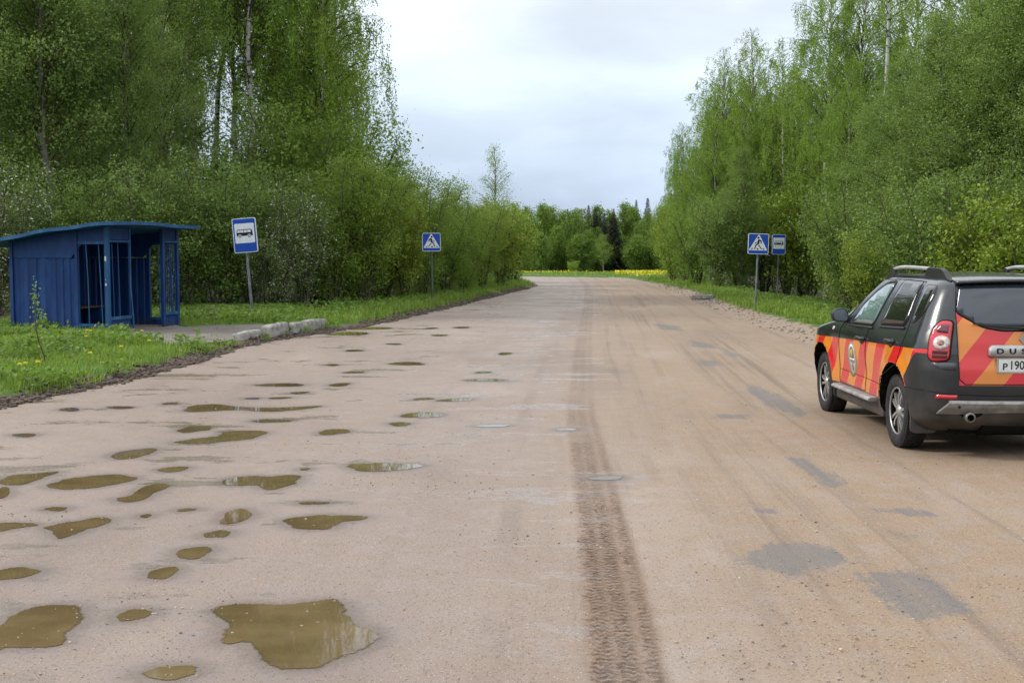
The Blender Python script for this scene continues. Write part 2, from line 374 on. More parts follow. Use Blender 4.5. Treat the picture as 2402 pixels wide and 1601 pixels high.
def mat_road():
    m, nt, b = new_mat("sandy_road"); co = objco(nt)
    uv = nd(nt, 'ShaderNodeUVMap', {'uv_map': 'flow'}).outputs[0]
    sp = nd(nt, 'ShaderNodeSeparateXYZ'); nt.links.new(uv, sp.inputs[0]); U, Vv = sp.outputs[0], sp.outputs[1]
    sc = nd(nt, 'ShaderNodeSeparateXYZ'); nt.links.new(co, sc.inputs[0])
    big = noise(nt, co, 0.55, 5); mid = noise(nt, co, 3.5, 6, 0.6); fine = noise(nt, co, 70, 5, 0.7)
    st1 = noise(nt, mapping(nt, uv, (4.6, 0.07, 1)), 1.0, 5, 0.6, 0.25); st2 = noise(nt, mapping(nt, uv, (16, 0.35, 1), (3, 2, 0)), 1.0, 4, 0.6)
    side = smooth(nt, mth(nt, 'ADD', U, mth(nt, 'MULTIPLY_ADD', big, 2.4, -1.2)), -1.2, 1.6)
    c = mixc(nt, side, (0.222, 0.168, 0.134), (0.236, 0.163, 0.098))
    c = mixc(nt, mth(nt, 'MULTIPLY', smooth(nt, mid, 0.42, 0.75), 0.6), c, (0.246, 0.2066, 0.1845))
    c = mixc(nt, mth(nt, 'MULTIPLY', smooth(nt, st1, 0.5, 0.72), mth(nt, 'MULTIPLY_ADD', side, 0.72, 0.10)), c, (0.1296, 0.08692, 0.05576))
    c = mixc(nt, mth(nt, 'MULTIPLY', smooth(nt, st2, 0.52, 0.75), mth(nt, 'MULTIPLY_ADD', side, 0.32, 0.06)), c, (0.2952, 0.2337, 0.1763))
    broad = noise(nt, mapping(nt, co, (0.5, 0.16, 1), (5, 2, 0)), 1.0, 6, 0.6)
    c = mixc(nt, mth(nt, 'MULTIPLY', smooth(nt, broad, 0.50, 0.72), 0.5), c, (0.128, 0.093, 0.072))
    c = mixc(nt, mth(nt, 'MULTIPLY', smooth(nt, broad, 0.48, 0.30), 0.45), c, (0.315, 0.252, 0.205))
    # grit: fine stones of several tones
    vo = nd(nt, 'ShaderNodeTexVoronoi', Scale=75.0); nt.links.new(co, vo.inputs['Vector'])
    vr = nd(nt, 'ShaderNodeSeparateColor'); nt.links.new(vo.outputs['Color'], vr.inputs[0])
    stone = mth(nt, 'MULTIPLY', smooth(nt, vr.outputs[0], 0.60, 0.72), smooth(nt, vo.outputs['Distance'], 0.42, 0.25))
    scol = mixc(nt, smooth(nt, vr.outputs[1], 0.46, 0.58), (0.070, 0.052, 0.044), (0.44, 0.35, 0.28))
    c = mixc(nt, mth(nt, 'MULTIPLY', stone, 0.9), c, scol)
    c = mixc(nt, mth(nt, 'MULTIPLY', smooth(nt, fine, 0.50, 0.68), 0.55), c, (0.1107, 0.082, 0.06724))
    fine2 = noise(nt, mapping(nt, co, (1, 1, 1), (7, 3, 0)), 130, 3, 0.7)
    c = mixc(nt, mth(nt, 'MULTIPLY', smooth(nt, fine2, 0.55, 0.68), 0.55), c, (0.3772, 0.3075, 0.2542))
    # main wheel track with tread marks
    wv = mth(nt, 'ADD', Vv, mth(nt, 'MULTIPLY', noise(nt, mapping(nt, uv, (26, 3, 1)), 1.0, 3), 0.16))
    tread = mth(nt, 'SINE', mth(nt, 'MULTIPLY', wv, 6.2832 / 0.062))
    tread = smooth(nt, mth(nt, 'ADD', tread, mth(nt, 'MULTIPLY_ADD', mth(nt, 'ADD', fine, mid), 2.6, -2.6)), -0.3, 0.5)
    crumb = noise(nt, co, 24, 4, 0.7); Uj = mth(nt, 'ADD', U, mth(nt, 'ADD', mth(nt, 'MULTIPLY_ADD', mid, 0.06, -0.03), mth(nt, 'MULTIPLY_ADD', crumb, 0.10, -0.05)))
    crumbs = smooth(nt, crumb, 0.46, 0.60)
    def band(a, b_, e=0.02):
        return mth(nt, 'MULTIPLY', smooth(nt, Uj, a - e, a + e), smooth(nt, Uj, b_ + e, b_ - e))
    rib = mth(nt, 'MAXIMUM', mth(nt, 'MAXIMUM', band(-0.135, -0.045), band(-0.030, 0.060)), mth(nt, 'MULTIPLY', band(0.105, 0.165), 0.8))
    near = smooth(nt, Vv, 17, 7); keep = mth(nt, 'MULTIPLY_ADD', near, 0.6, 0.4)
    patch = smooth(nt, noise(nt, mapping(nt, uv, (1.5, 0.45, 1), (1, 5, 0)), 1.0, 4), 0.34, 0.58)
    patch = mth(nt, 'MAXIMUM', patch, mth(nt, 'MULTIPLY', near, 0.85))
    t1 = mth(nt, 'MULTIPLY', mth(nt, 'MULTIPLY', rib, mth(nt, 'MULTIPLY_ADD', tread, 0.6, mth(nt, 'MULTIPLY', crumbs, 0.4))), mth(nt, 'MULTIPLY', keep, patch))
    soft = mth(nt, 'MULTIPLY', mth(nt, 'MULTIPLY', band(-0.165, 0.185, 0.03), mth(nt, 'MULTIPLY_ADD', near, 0.66, 0.28)), mth(nt, 'MULTIPLY', mth(nt, 'MULTIPLY_ADD', mid, 1.3, 0.0), 1.0))
    c = mixc(nt, mth(nt, 'MULTIPLY', soft, mth(nt, 'MULTIPLY_ADD', crumbs, 0.6, 0.5)), c, (0.118, 0.063, 0.031))
    c = mixc(nt, mth(nt, 'MULTIPLY', t1, 0.92), c, (0.048, 0.024, 0.011))
    # fainter tyre prints to either side
    for off, wd, k in ((-0.62, 0.10, 0.35), (0.5084, 0.0738, 0.246), (0.8036, 0.082, 0.2624), (1.9, 0.12, 0.28), (2.45, 0.1, 0.22), (-1.75, 0.1, 0.18)):
        bnd = mth(nt, 'MULTIPLY', smooth(nt, Uj, off - wd, off - wd * 0.4), smooth(nt, Uj, off + wd, off + wd * 0.4))
        pt = smooth(nt, noise(nt, mapping(nt, uv, (1, 0.5, 1), (off * 9, 0, 0)), 1.0, 4), 0.42, 0.66)
        c = mixc(nt, mth(nt, 'MULTIPLY', mth(nt, 'MULTIPLY', bnd, pt), mth(nt, 'MULTIPLY_ADD', tread, k * 0.8, k * 0.5)), c, (0.1107, 0.07872, 0.0574))
    # asphalt windows
    am = smooth(nt, mth(nt, 'ADD', attr(nt, 'asphalt'), mth(nt, 'MULTIPLY_ADD', mth(nt, 'ADD', crumb, mth(nt, 'ADD', mid, st2)), 1.1, -1.65)), 0.36, 0.66)
    ac = mixc(nt, smooth(nt, fine2, 0.42, 0.62), (0.074, 0.071, 0.072), (0.168, 0.158, 0.150))
    c = mixc(nt, mth(nt, 'MULTIPLY', am, mth(nt, 'MULTIPLY_ADD', st2, 0.9, 0.25)), c, ac)
    # damp ground round the puddles
    wet = smooth(nt, mth(nt, 'ADD', attr(nt, 'wet'), mth(nt, 'MULTIPLY_ADD', mid, 0.9, -0.45)), 0.25, 0.95)
    c = mixc(nt, mth(nt, 'MULTIPLY', wet, 0.5), c, (0.1763, 0.1435, 0.1296))
    rim = smooth(nt, mth(nt, 'ADD', attr(nt, 'wet'), mth(nt, 'MULTIPLY_ADD', crumb, 0.5, -0.25)), 0.70, 0.98)
    c = mixc(nt, mth(nt, 'MULTIPLY', rim, 0.62), c, (0.105, 0.078, 0.058))
    setin(nt, b, 'Base Color', c)
    film = mth(nt, 'MULTIPLY', smooth(nt, mth(nt, 'ADD', noise(nt, mapping(nt, co, (0.55, 1.3, 1), (2, 7, 0)), 1.0, 5, 0.62), mth(nt, 'MULTIPLY', mid, 0.25)), 0.68, 0.76), smooth(nt, U, 1.0, -0.6))
    rough = mth(nt, 'SUBTRACT', mth(nt, 'MULTIPLY_ADD', wet, -0.12, 0.76), mth(nt, 'MULTIPLY', film, 0.55))
    leftwet = mth(nt, 'MULTIPLY', mth(nt, 'SUBTRACT', 1.0, side), mth(nt, 'MULTIPLY', smooth(nt, big, 0.35, 0.6), 0.20))
    setin(nt, b, 'Roughness', mth(nt, 'SUBTRACT', rough, leftwet)); setin(nt, b, 'Specular IOR Level', mth(nt, 'MULTIPLY_ADD', mth(nt, 'MAXIMUM', soft, t1, clamp=True), -0.36, 0.42))
    h = mth(nt, 'ADD', mth(nt, 'MULTIPLY', fine, 0.5), mth(nt, 'ADD', mth(nt, 'MULTIPLY', stone, 0.5), mth(nt, 'ADD', mth(nt, 'MULTIPLY', mid, 2.0), mth(nt, 'MULTIPLY', t1, 0.6))))
    bump(nt, b, h, 0.75, 0.010)
    return m
rows = [-8.0]
while rows[-1] < 4: rows.append(rows[-1] + 0.5)
while rows[-1] < 92: rows.append(rows[-1] + max(0.05, 0.0068 * rows[-1]))
rows = np.array(rows); NCOL = 240
T = np.linspace(0, 1, NCOL)
Yg = np.repeat(rows[:, None], NCOL, 1)
el, er = XL(rows), XR(rows)
Xg = el[:, None] + (er - el)[:, None] * T[None]
jit = (0.10 * wob(Xg, Yg, 0.8, s=1) + 0.05 * wob(Xg, Yg, 2.5, s=2))
wid = (er - el)[:, None]
Xg = Xg + jit * np.maximum(np.clip(1 - T[None] * wid / 0.7, 0, 1), np.clip(1 - (1 - T[None]) * wid / 0.7, 0, 1))
wetA = np.zeros(Xg.shape); dish = np.zeros(Xg.shape)
for lab, P in PUD_W + [("", p) for p in SM_W]:
    lo, hi = P.min(0) - 0.7, P.max(0) + 0.7
    sel = (Xg > lo[0]) & (Xg < hi[0]) & (Yg > lo[1]) & (Yg < hi[1])
    if not sel.any(): continue
    Ps = P[::3]; xx, yy = Xg[sel], Yg[sel]
    ins = in_poly(xx, yy, Ps); d = poly_dist(xx, yy, Ps)
    wetA[sel] = np.maximum(wetA[sel], np.where(ins, 1, np.clip(1 - d / 0.45, 0, 1)))
    dish[sel] = np.maximum(dish[sel], np.where(ins, np.clip(d - 0.05, 0, 0.3) * 0.05, 0))
asA = np.zeros(Xg.shape)
for P in ASPH:
    P = np.array(P); lo, hi = P.min(0) - 0.5, P.max(0) + 0.5
    sel = (Xg > lo[0]) & (Xg < hi[0]) & (Yg > lo[1]) & (Yg < hi[1])
    xx, yy = Xg[sel], Yg[sel]; d = poly_dist(xx, yy, P)
    asA[sel] = np.maximum(asA[sel], np.where(in_poly(xx, yy, P), 0.5 + np.clip(d / 0.3, 0, 0.5), 0.5 - np.clip(d / 0.25, 0, 0.5)))
und = 0.006 * wob(Xg, Yg, 0.5, s=3) + 0.002 * wob(Xg, Yg, 2.2, s=2)
Zg = und * (1 - np.clip(wetA * 1.6, 0, 1)) - dish
Vr = np.stack([Xg, Yg, Zg], -1).reshape(-1, 3)
ny, nx = Xg.shape; i = np.arange((ny - 1) * (nx - 1)); a = (i // (nx - 1)) * nx + i % (nx - 1)
rm = np_mesh("road", Vr, [np.stack([a, a + 1, a + nx + 1, a + nx], 1)], mat_road())
fattr(rm, 'wet', wetA.ravel()); fattr(rm, 'asphalt', asA.ravel())
uvl = rm.uv_layers.new(name='flow'); li = np.empty(len(rm.loops), np.int32); rm.loops.foreach_get('vertex_index', li)
Ug = (Xg - XC(Yg)).ravel(); uvl.data.foreach_set('uv', np.stack([Ug[li], Yg.ravel()[li]], 1).astype(np.float32).ravel())
tag(link(bpy.data.objects.new("road", rm)), kind='structure')

def mat_water():
    m, nt, b = new_mat("muddy_water"); co = nd(nt, 'ShaderNodeNewGeometry').outputs['Position']
    n = noise(nt, co, 2.5, 5); f = noise(nt, co, 60, 4, 0.7); e = attr(nt, 'depth')
    c = mixc(nt, smooth(nt, n, 0.3, 0.7), (0.098, 0.068, 0.032), (0.148, 0.103, 0.052))
    c = mixc(nt, mth(nt, 'MULTIPLY', smooth(nt, f, 0.56, 0.75), 0.35), c, (0.065, 0.048, 0.025))
    setin(nt, b, 'Base Color', c); setin(nt, b, 'Roughness', 0.025); setin(nt, b, 'IOR', 1.33); setin(nt, b, 'Specular IOR Level', 0.5)
    edge = mth(nt, 'ADD', e, mth(nt, 'MULTIPLY_ADD', mth(nt, 'ADD', noise(nt, co, 9, 4), f), 0.75, -0.75))
    setin(nt, b, 'Alpha', smooth(nt, edge, 0.22, 0.5))          # shallow margin lets the sand show through
    bump(nt, b, noise(nt, co, 3.0, 2), 0.04, 0.003)
    return m
WATER = mat_water()
def puddle(P, z=0.0025):
    lo = P.mean(0); n = len(P)
    nx_ = np.roll(P, -1, 0) - np.roll(P, 1, 0); nx_ = np.stack([nx_[:, 1], -nx_[:, 0]], 1); nx_ /= np.linalg.norm(nx_, axis=1)[:, None] + 1e-9
    area = 0.5 * np.sum(P[:, 0] * np.roll(P[:, 1], -1) - np.roll(P[:, 0], -1) * P[:, 1])
    if area < 0: nx_ = -nx_
    r = np.abs(P - lo).max(0).min(); wd = min(0.06, 0.22 * r)
    for _ in range(3): nx_ = (nx_ + np.roll(nx_, 1, 0) + np.roll(nx_, -1, 0)) / 3
    A, B = P + nx_ * wd * 0.55, (P - nx_ * wd if r > 0.16 else lo + (P - lo) * 0.8)
    V = np.concatenate([A, B]) - lo; k = np.arange(n)
    q = np.stack([k, (k + 1) % n, n + (k + 1) % n, n + k], 1)
    me = bpy.data.meshes.new("puddle"); me.from_pydata([(v[0], v[1], 0) for v in V], [], [tuple(int(i) for i in f) for f in q] + [tuple(range(n, 2 * n))])
    me.materials.append(WATER); fattr(me, 'depth', np.r_[np.zeros(n), np.ones(n)])
    bm = bmesh.new(); bm.from_mesh(me)
    for f in bm.faces:
        if f.normal.z < 0: f.normal_flip()
    bm.to_mesh(me); bm.free(); me.update()
    o = link(bpy.data.objects.new("puddle", me)); o.location = (lo[0], lo[1], z)
    return tag(o, cat='puddle', group='rain puddles on the road')
for lab, P in PUD_W: puddle(P)['label'] = lab
sm = [puddle(P) for P in SM_W]
nearp = [o for o in sm if o.location.y < 13]; midp = [o for o in sm if 13 <= o.location.y < 19]; farp = [o for o in sm if o.location.y >= 19]
label_row(nearp, "little puddle, {o} from the left among the little ones in the near road")
label_row(midp, "shallow narrow puddle, {o} from the left in the band level with the car")
label_row(farp, "thin sliver of water, {o} from the left on the road beyond the grass corner")

# ---- bus stop pavement, kerb stones
def mat_pave():
    m, nt, b = new_mat("worn_asphalt"); co = objco(nt); n = noise(nt, co, 2.0, 6); f = noise(nt, co, 60, 4, 0.7)
    c = mixc(nt, smooth(nt, n, 0.35, 0.7), (0.1224, 0.1044, 0.09), (0.18, 0.1548, 0.1368))
    c = mixc(nt, mth(nt, 'MULTIPLY', smooth(nt, f, 0.5, 0.7), 0.5), c, (0.09, 0.078, 0.07))
    setin(nt, b, 'Base Color', c); setin(nt, b, 'Roughness', 0.85); bump(nt, b, f, 0.5, 0.01)
    return m
pm = MB(); pp = np.array(PAVE); c0 = pp.mean(0)
ol = []
for i in range(len(PAVE)):
    p, q = pp[i], pp[(i + 1) % len(PAVE)]
    for k in range(6):
        r = p + (q - p) * k / 6; nrm = np.array([-(q - p)[1], (q - p)[0]]); nrm /= np.linalg.norm(nrm) + 1e-9
        ol.append(tuple(r + nrm * 0.09 * float(wob(r[0], r[1], 1.1, s=2))))
pm.prism(ol, 0.03, 0.115); tag(pm.build("pavement", mat_pave()), kind='structure')

def mat_stone():
    m, nt, b = new_mat("old_concrete"); co = objco(nt); n = noise(nt, co, 5, 6, 0.65); f = noise(nt, co, 40, 4, 0.7)
    c = mixc(nt, smooth(nt, n, 0.35, 0.62), (0.17, 0.165, 0.155), (0.36, 0.345, 0.315))
    c = mixc(nt, mth(nt, 'MULTIPLY', smooth(nt, f, 0.48, 0.7), 0.6), c, (0.12, 0.12, 0.11))
    setin(nt, b, 'Base Color', c); setin(nt, b, 'Roughness', 0.9); bump(nt, b, mth(nt, 'ADD', n, f), 0.6, 0.02)
    return m
STONE = mat_stone()
def kerb_stone(p, q, hgt, wd, z0, label, seed):
    rng = random.Random(seed); p, q = Vector((*p, 0)), Vector((*q, 0)); L = (q - p).length
    bm = bmesh.new(); bmesh.ops.create_cube(bm, size=1.0)
    bmesh.ops.subdivide_edges(bm, edges=bm.edges, cuts=5, use_grid_fill=True)
    for v in bm.verts:
        r = Vector((v.co.x * 2, v.co.y * 2, v.co.z * 2)); k = max(0, sum(abs(a) ** 5 for a in r) - 1)
        v.co *= 1 - 0.05 * k
        v.co = Vector((v.co.x * wd, v.co.y * L, v.co.z * hgt + hgt / 2))
        v.co += Vector((rng.uniform(-1, 1) * 0.012, rng.uniform(-1, 1) * 0.02, rng.uniform(-1, 1) * 0.012 - 0.03 * abs(v.co.y / L) ** 2))
    me = bpy.data.meshes.new("kerb_stone"); bm.to_mesh(me); bm.free(); me.materials.append(STONE)
    me.polygons.foreach_set('use_smooth', [True] * len(me.polygons))
    o = link(bpy.data.objects.new("kerb_stone", me)); d = q - p
    o.location = ((p + q) / 2).to_tuple()[:2] + (z0,); o.rotation_euler = (rng.uniform(-.04, .04), rng.uniform(-.05, .05), atan2(-d.x, d.y))
    return tag(o, label, 'kerb stone', 'broken kerb stones along the road edge')
kerb_stone((-5.36, 24.9), (-5.14, 26.05), 0.24, 0.2, 0.0, "long weathered kerb stone sunk in mud, nearest of four by the bus stop", 1)
kerb_stone((-5.08, 26.4), (-4.86, 27.5), 0.29, 0.2, 0.01, "pale upright kerb stone, second nearest of four by the bus stop", 2)
kerb_stone((-4.80, 27.7), (-4.66, 28.3), 0.26, 0.2, 0.01, "short stained kerb stone, third of four by the bus stop", 3)
kerb_stone((-4.60, 28.5), (-4.34, 29.5), 0.27, 0.2, 0.01, "grey kerb stone at the far end of the row by the bus stop", 4)
kerb_stone((6.75, 47.6), (7.25, 46.5), 0.17, 0.22, 0.04, "lone pale kerb stone lying on the right verge before the signs", 5)
# ================================================================ trees and plants
def mat_leaf(name, c1, c2, trans=0.42, shift=(0.20, 0.20, 0.03), rough=0.5, petal=None):
    m, nt, b = new_mat(name)
    geo = nd(nt, 'ShaderNodeNewGeometry').outputs['Random Per Island']; ob = nd(nt, 'ShaderNodeObjectInfo').outputs['Random']
    c = mixc(nt, geo, c1, c2)
    c = mixc(nt, mth(nt, 'MULTIPLY', ob, 0.45), c, shift)
    c = mixc(nt, mth(nt, 'MULTIPLY', smooth(nt, noise(nt, objco(nt), 1.1, 3), 0.45, 0.62), 0.45), c, tuple(v * 0.55 for v in c1))
    if petal: c = mixc(nt, smooth(nt, mth(nt, 'FRACT', mth(nt, 'MULTIPLY', geo, 37.0)), petal, petal + 0.01), c, (0.62, 0.63, 0.58))
    setin(nt, b, 'Base Color', c); setin(nt, b, 'Roughness', rough); setin(nt, b, 'Specular IOR Level', 0.35)
    if trans:
        tr = nd(nt, 'ShaderNodeBsdfTranslucent'); nt.links.new(mixc(nt, 0.5, c, (0.20, 0.30, 0.025)), tr.inputs['Color'])
        mx = nd(nt, 'ShaderNodeMixShader'); mx.inputs[0].default_value = trans
        nt.links.new(b.outputs[0], mx.inputs[1]); nt.links.new(tr.outputs[0], mx.inputs[2])
        nt.links.new(mx.outputs[0], nt.nodes['Material Output'].inputs['Surface'])
    return m
def mat_bark(name, c1, c2, birch=False):
    m, nt, b = new_mat(name); co = objco(nt)
    n = noise(nt, mapping(nt, co, (6, 6, 2.2)), 1.0, 5, 0.65)
    c = mixc(nt, smooth(nt, n, 0.35, 0.65), c1, c2)
    if birch:
        ln = noise(nt, mapping(nt, co, (3.0, 3.0, 11)), 1.0, 4, 0.6)
        sp = nd(nt, 'ShaderNodeSeparateXYZ'); nt.links.new(co, sp.inputs[0])
        c = mixc(nt, smooth(nt, ln, 0.54, 0.60), c, (0.035, 0.03, 0.027))
        c = mixc(nt, smooth(nt, mth(nt, 'ADD', sp.outputs[2], mth(nt, 'MULTIPLY', n, 2.0)), 2.3, 0.9), c, (0.06, 0.05, 0.042))
    setin(nt, b, 'Base Color', c); setin(nt, b, 'Roughness', 0.85); setin(nt, b, 'Specular IOR Level', 0.25)
    bump(nt, b, n, 0.5, 0.02)
    return m
BIRCH = mat_bark("birch_bark", (0.357, 0.3485, 0.323), (0.493, 0.4845, 0.4505), True)
BARK = mat_bark("brown_bark", (0.055, 0.045, 0.035), (0.12, 0.10, 0.08))
GREYBARK = mat_bark("grey_bark", (0.11, 0.10, 0.085), (0.19, 0.18, 0.155))
TWIG = mat_bark("twig_bark", (0.05, 0.045, 0.025), (0.085, 0.078, 0.04))
LF_BIRCH = mat_leaf("birch_leaf", (0.1624, 0.2912, 0.03136), (0.2632, 0.42, 0.05376), shift=(0.3024, 0.392, 0.0448))
LF_ALDER = mat_leaf("alder_leaf", (0.128, 0.198, 0.045), (0.235, 0.325, 0.082), shift=(0.2061, 0.3349, 0.0644))
LF_WILLOW = mat_leaf("willow_leaf", (0.1458, 0.2538, 0.03672), (0.243, 0.3726, 0.0594), shift=(0.2916, 0.3564, 0.0432))
LF_MAPLE = mat_leaf("maple_leaf", (0.179, 0.283, 0.03003), (0.2888, 0.3927, 0.05198), shift=(0.3119, 0.335, 0.03465))
LF_CHERRY = mat_leaf("bird_cherry_leaf", (0.105, 0.16, 0.042), (0.20, 0.27, 0.075), petal=0.86, shift=(0.154, 0.231, 0.055))
LF_SPRUCE = mat_leaf("spruce_needles", (0.012, 0.022, 0.010), (0.028, 0.042, 0.018), trans=0.0, shift=(0.03, 0.035, 0.015))
LF_FAR = mat_leaf("far_leaf", (0.085, 0.165, 0.028), (0.16, 0.26, 0.042), shift=(0.24, 0.35, 0.04))

class Acc:
    def __init__(s): s.V = []; s.F = []; s.n = 0; s.I = []; s.mi = 0
    def add(s, V, F): s.V.append(V); s.F.append(F + s.n); s.n += len(V); s.I.append(np.full(len(F), s.mi))
    def tube(s, P, R, n):
        P = np.asarray(P, float); R = np.asarray(R, float); m = len(P)
        t = np.empty_like(P); t[1:-1] = P[2:] - P[:-2]; t[0] = P[1] - P[0]; t[-1] = P[-1] - P[-2]
        t /= np.linalg.norm(t, axis=1)[:, None] + 1e-9
        ref = np.where((np.abs(t[:, 2]) > 0.9)[:, None], np.array([[1., 0, 0]]), np.array([[0, 0, 1.]]))
        a = np.cross(t, ref); a /= np.linalg.norm(a, axis=1)[:, None] + 1e-9; b = np.cross(t, a)
        an = np.arange(n) * 2 * pi / n
        V = P[:, None] + (a[:, None] * np.cos(an)[None, :, None] + b[:, None] * np.sin(an)[None, :, None]) * R[:, None, None]
        i = np.arange((m - 1) * n); r, k = i // n, i % n
        F = np.stack([r * n + k, r * n + (k + 1) % n, (r + 1) * n + (k + 1) % n, (r + 1) * n + k], 1)
        s.add(V.reshape(-1, 3), F)
def leaf_quads(P, A, size, rng, wr=0.55):
    n = len(P); A = A / (np.linalg.norm(A, axis=1)[:, None] + 1e-9)
    R = rng.normal(size=(n, 3)); B = np.cross(A, R); B /= np.linalg.norm(B, axis=1)[:, None] + 1e-9
    C = np.cross(A, B)
    s = (size * rng.uniform(0.6, 1.35, n))[:, None]
    V = np.stack([P, P + A * s * 0.5 + B * s * wr / 2 + C * s * 0.08, P + A * s, P + A * s * 0.5 - B * s * wr / 2 + C * s * 0.08], 1)
    return V.reshape(-1, 3), np.arange(4 * n).reshape(n, 4)
def dirv(az, el): return np.array([cos(az) * cos(el), sin(az) * cos(el), sin(el)])
def grow(seed, H, R, hb=0.2, n1=40, tr=0.11, e0=0.7, e1=0.1, hang=0.0, nleaf=26000, lsize=0.06, wr=0.55, peak=0.35, sec=5.0, spread=0.14, stems=1, lean=0.3, wander=0.03, top=1.0, clump=9, tw_n=6.5, dens=26):
    """wood tubes and leaf faces of one plant: stems > limbs > side shoots > (hanging twigs) > leaves"""
    rng = np.random.RandomState(seed); W = Acc(); LP, LA = [], []
    for st in range(stems):
        m = 14; az0 = rng.uniform(0, 2 * pi) if stems == 1 else 2 * pi * (st + rng.uniform(-.3, .3)) / stems
        h = H * (1 if stems == 1 else rng.uniform(0.72, 1.0)); s = np.linspace(0, 1, m)
        wx = np.cumsum(rng.normal(0, wander, m)) * h * 0.18; wy = np.cumsum(rng.normal(0, wander, m)) * h * 0.18
        ln = (lean * rng.uniform(0.5, 1.2)) * R if stems > 1 else 0
        P = np.stack([wx - wx[0] + cos(az0) * (0.12 * (stems > 1) + ln * s ** 1.3), wy - wy[0] + sin(az0) * (0.12 * (stems > 1) + ln * s ** 1.3), s * h], 1)
        rad = tr * (1 if stems == 1 else rng.uniform(.6, 1)) * (1 - s) ** 0.85 + 0.008
        rad[0] *= 1.35
        W.mi = 0; W.tube(P, rad, 8 if stems == 1 else 6); W.mi = 1
        nn = max(4, int(n1 / stems)); az = rng.uniform(0, 6.28)
        for j in range(nn):
            t = hb + (1 - hb) * ((j + rng.uniform(0, 1)) / nn) ** 0.9; t = min(t, 0.985)
            q = (t - hb) / (1 - hb)
            prof = (q / peak) ** 0.6 if q < peak else (max(0.0, 1 - ((q - peak) / (1.04 - peak)) ** 1.7)) ** 0.8
            prof = max(prof, 0.32 if q < peak else 0.10 * top)
            L = R * prof * rng.uniform(0.65, 1.12) * (1 if stems == 1 else 0.62)
            az += 2.4 + rng.uniform(-.5, .5)
            p = np.array([np.interp(t, s, P[:, k]) for k in range(3)])
            k = 6; pts = [p]; a_, e_ = az, e0 + rng.uniform(-.2, .2) + 0.35 * q
            for i in range(k - 1):
                f = i / (k - 2); ee = e_ * (1 - f) + e1 * f + rng.uniform(-.12, .12)
                a_ += rng.uniform(-.22, .22); pts.append(pts[-1] + dirv(a_, ee) * L / (k - 1))
            pts = np.array(pts); r0 = max(0.008, min(np.interp(t, s, rad) * 0.55, 0.012 + 0.010 * L))
            W.tube(pts, np.linspace(r0, 0.005, k), 4)
            ns = max(2, int(L * sec + rng.uniform(0, 1.5)))
            for b in range(ns):
                u = 0.18 + 0.82 * (b + rng.uniform(0, 1)) / ns
                p2 = np.array([np.interp(u, np.linspace(0, 1, k), pts[:, c]) for c in range(3)])
                d0 = pts[min(int(u * (k - 1)) + 1, k - 1)] - pts[min(int(u * (k - 1)), k - 2)]
                a2 = atan2(d0[1], d0[0]) + rng.choice([-1, 1]) * rng.uniform(0.3, 1.3); e2 = rng.uniform(-.25, .7) + (0.1 if hang == 0 else -0.1)
                L2 = min(1.6, max(0.25, (0.30 + 0.25 * rng.rand()) * L * (1.15 - 0.6 * u)))
                q2 = [p2]
                for i in range(3):
                    q2.append(q2[-1] + dirv(a2 + rng.uniform(-.3, .3), e2 - (0.35 if hang else 0.05) * i) * L2 / 3)
                q2 = np.array(q2); W.tube(q2, [0.005, 0.0045, 0.0035, 0.002], 3)
                if hang:
                    for c in range(max(1, int(L2 * tw_n))):
                        f = rng.uniform(0.3, 1); b0 = np.array([np.interp(f * 3, range(4), q2[:, x]) for x in range(3)])
                        sl_ = hang * rng.uniform(0.35, 1.2) * (0.45 + 0.55 * min(1, L / R)); sl_ = min(sl_, max(0.1, b0[2] - 0.6))
                        dr = dirv(a2, 0) * rng.uniform(0, .22) + rng.normal(0, .06, 3)
                        ss = np.linspace(0, 1, 4)[:, None]
                        tw = b0 + dr * sl_ * ss * (1.4 - ss) + np.array([0, 0, -1]) * sl_ * ss ** 1.15
                        
                        if rng.rand() < 0.35: W.tube(tw, [0.003, 0.0025, 0.002, 0.002], 3)
                        nl = max(3, int(sl_ * dens)); f = rng.uniform(0, 1, nl)[:, None] * 3
                        i0 = np.minimum(f.astype(int), 2); fr = f - i0
                        pos = tw[i0[:, 0]] * (1 - fr) + tw[i0[:, 0] + 1] * fr + rng.normal(0, 0.045, (nl, 3))
                        LP.append(pos); LA.append(rng.normal(0, .55, (nl, 3)) + np.array([0, 0, -1.0]))
                else:
                    nl = int(clump * (3 + L2 * 5)); f = rng.uniform(0.15, 1.05, nl)[:, None] * 3
                    i0 = np.minimum(f.astype(int), 2); fr = f - i0
                    pos = q2[i0[:, 0]] * (1 - fr) + q2[i0[:, 0] + 1] * fr + rng.normal(0, spread, (nl, 3)) * (0.7 + 0.6 * rng.rand())
                    LP.append(pos); LA.append(rng.normal(0, 1, (nl, 3)) + np.array([0, 0, -0.15]))
    LP, LA = np.concatenate(LP), np.concatenate(LA); ok = LP[:, 2] > 0.05; LP, LA = LP[ok], LA[ok]
    if len(LP) > nleaf: i = rng.choice(len(LP), nleaf, False); LP, LA = LP[i], LA[i]
    LV, LF = leaf_quads(LP, LA, lsize, rng, wr)
    return np.concatenate(W.V), np.concatenate(W.F), LV, LF, np.concatenate(W.I)
PROTO = {}
def proto(key, bark, leaf, **kw):
    WV, WF, LV, LF, WI = grow(**kw)
    print(key, len(LF), len(WF)); PROTO[key] = (np_mesh("trunk", WV, [WF], [bark, TWIG], True, WI), np_mesh("crown", LV, [LF], leaf, False), kw['H'])
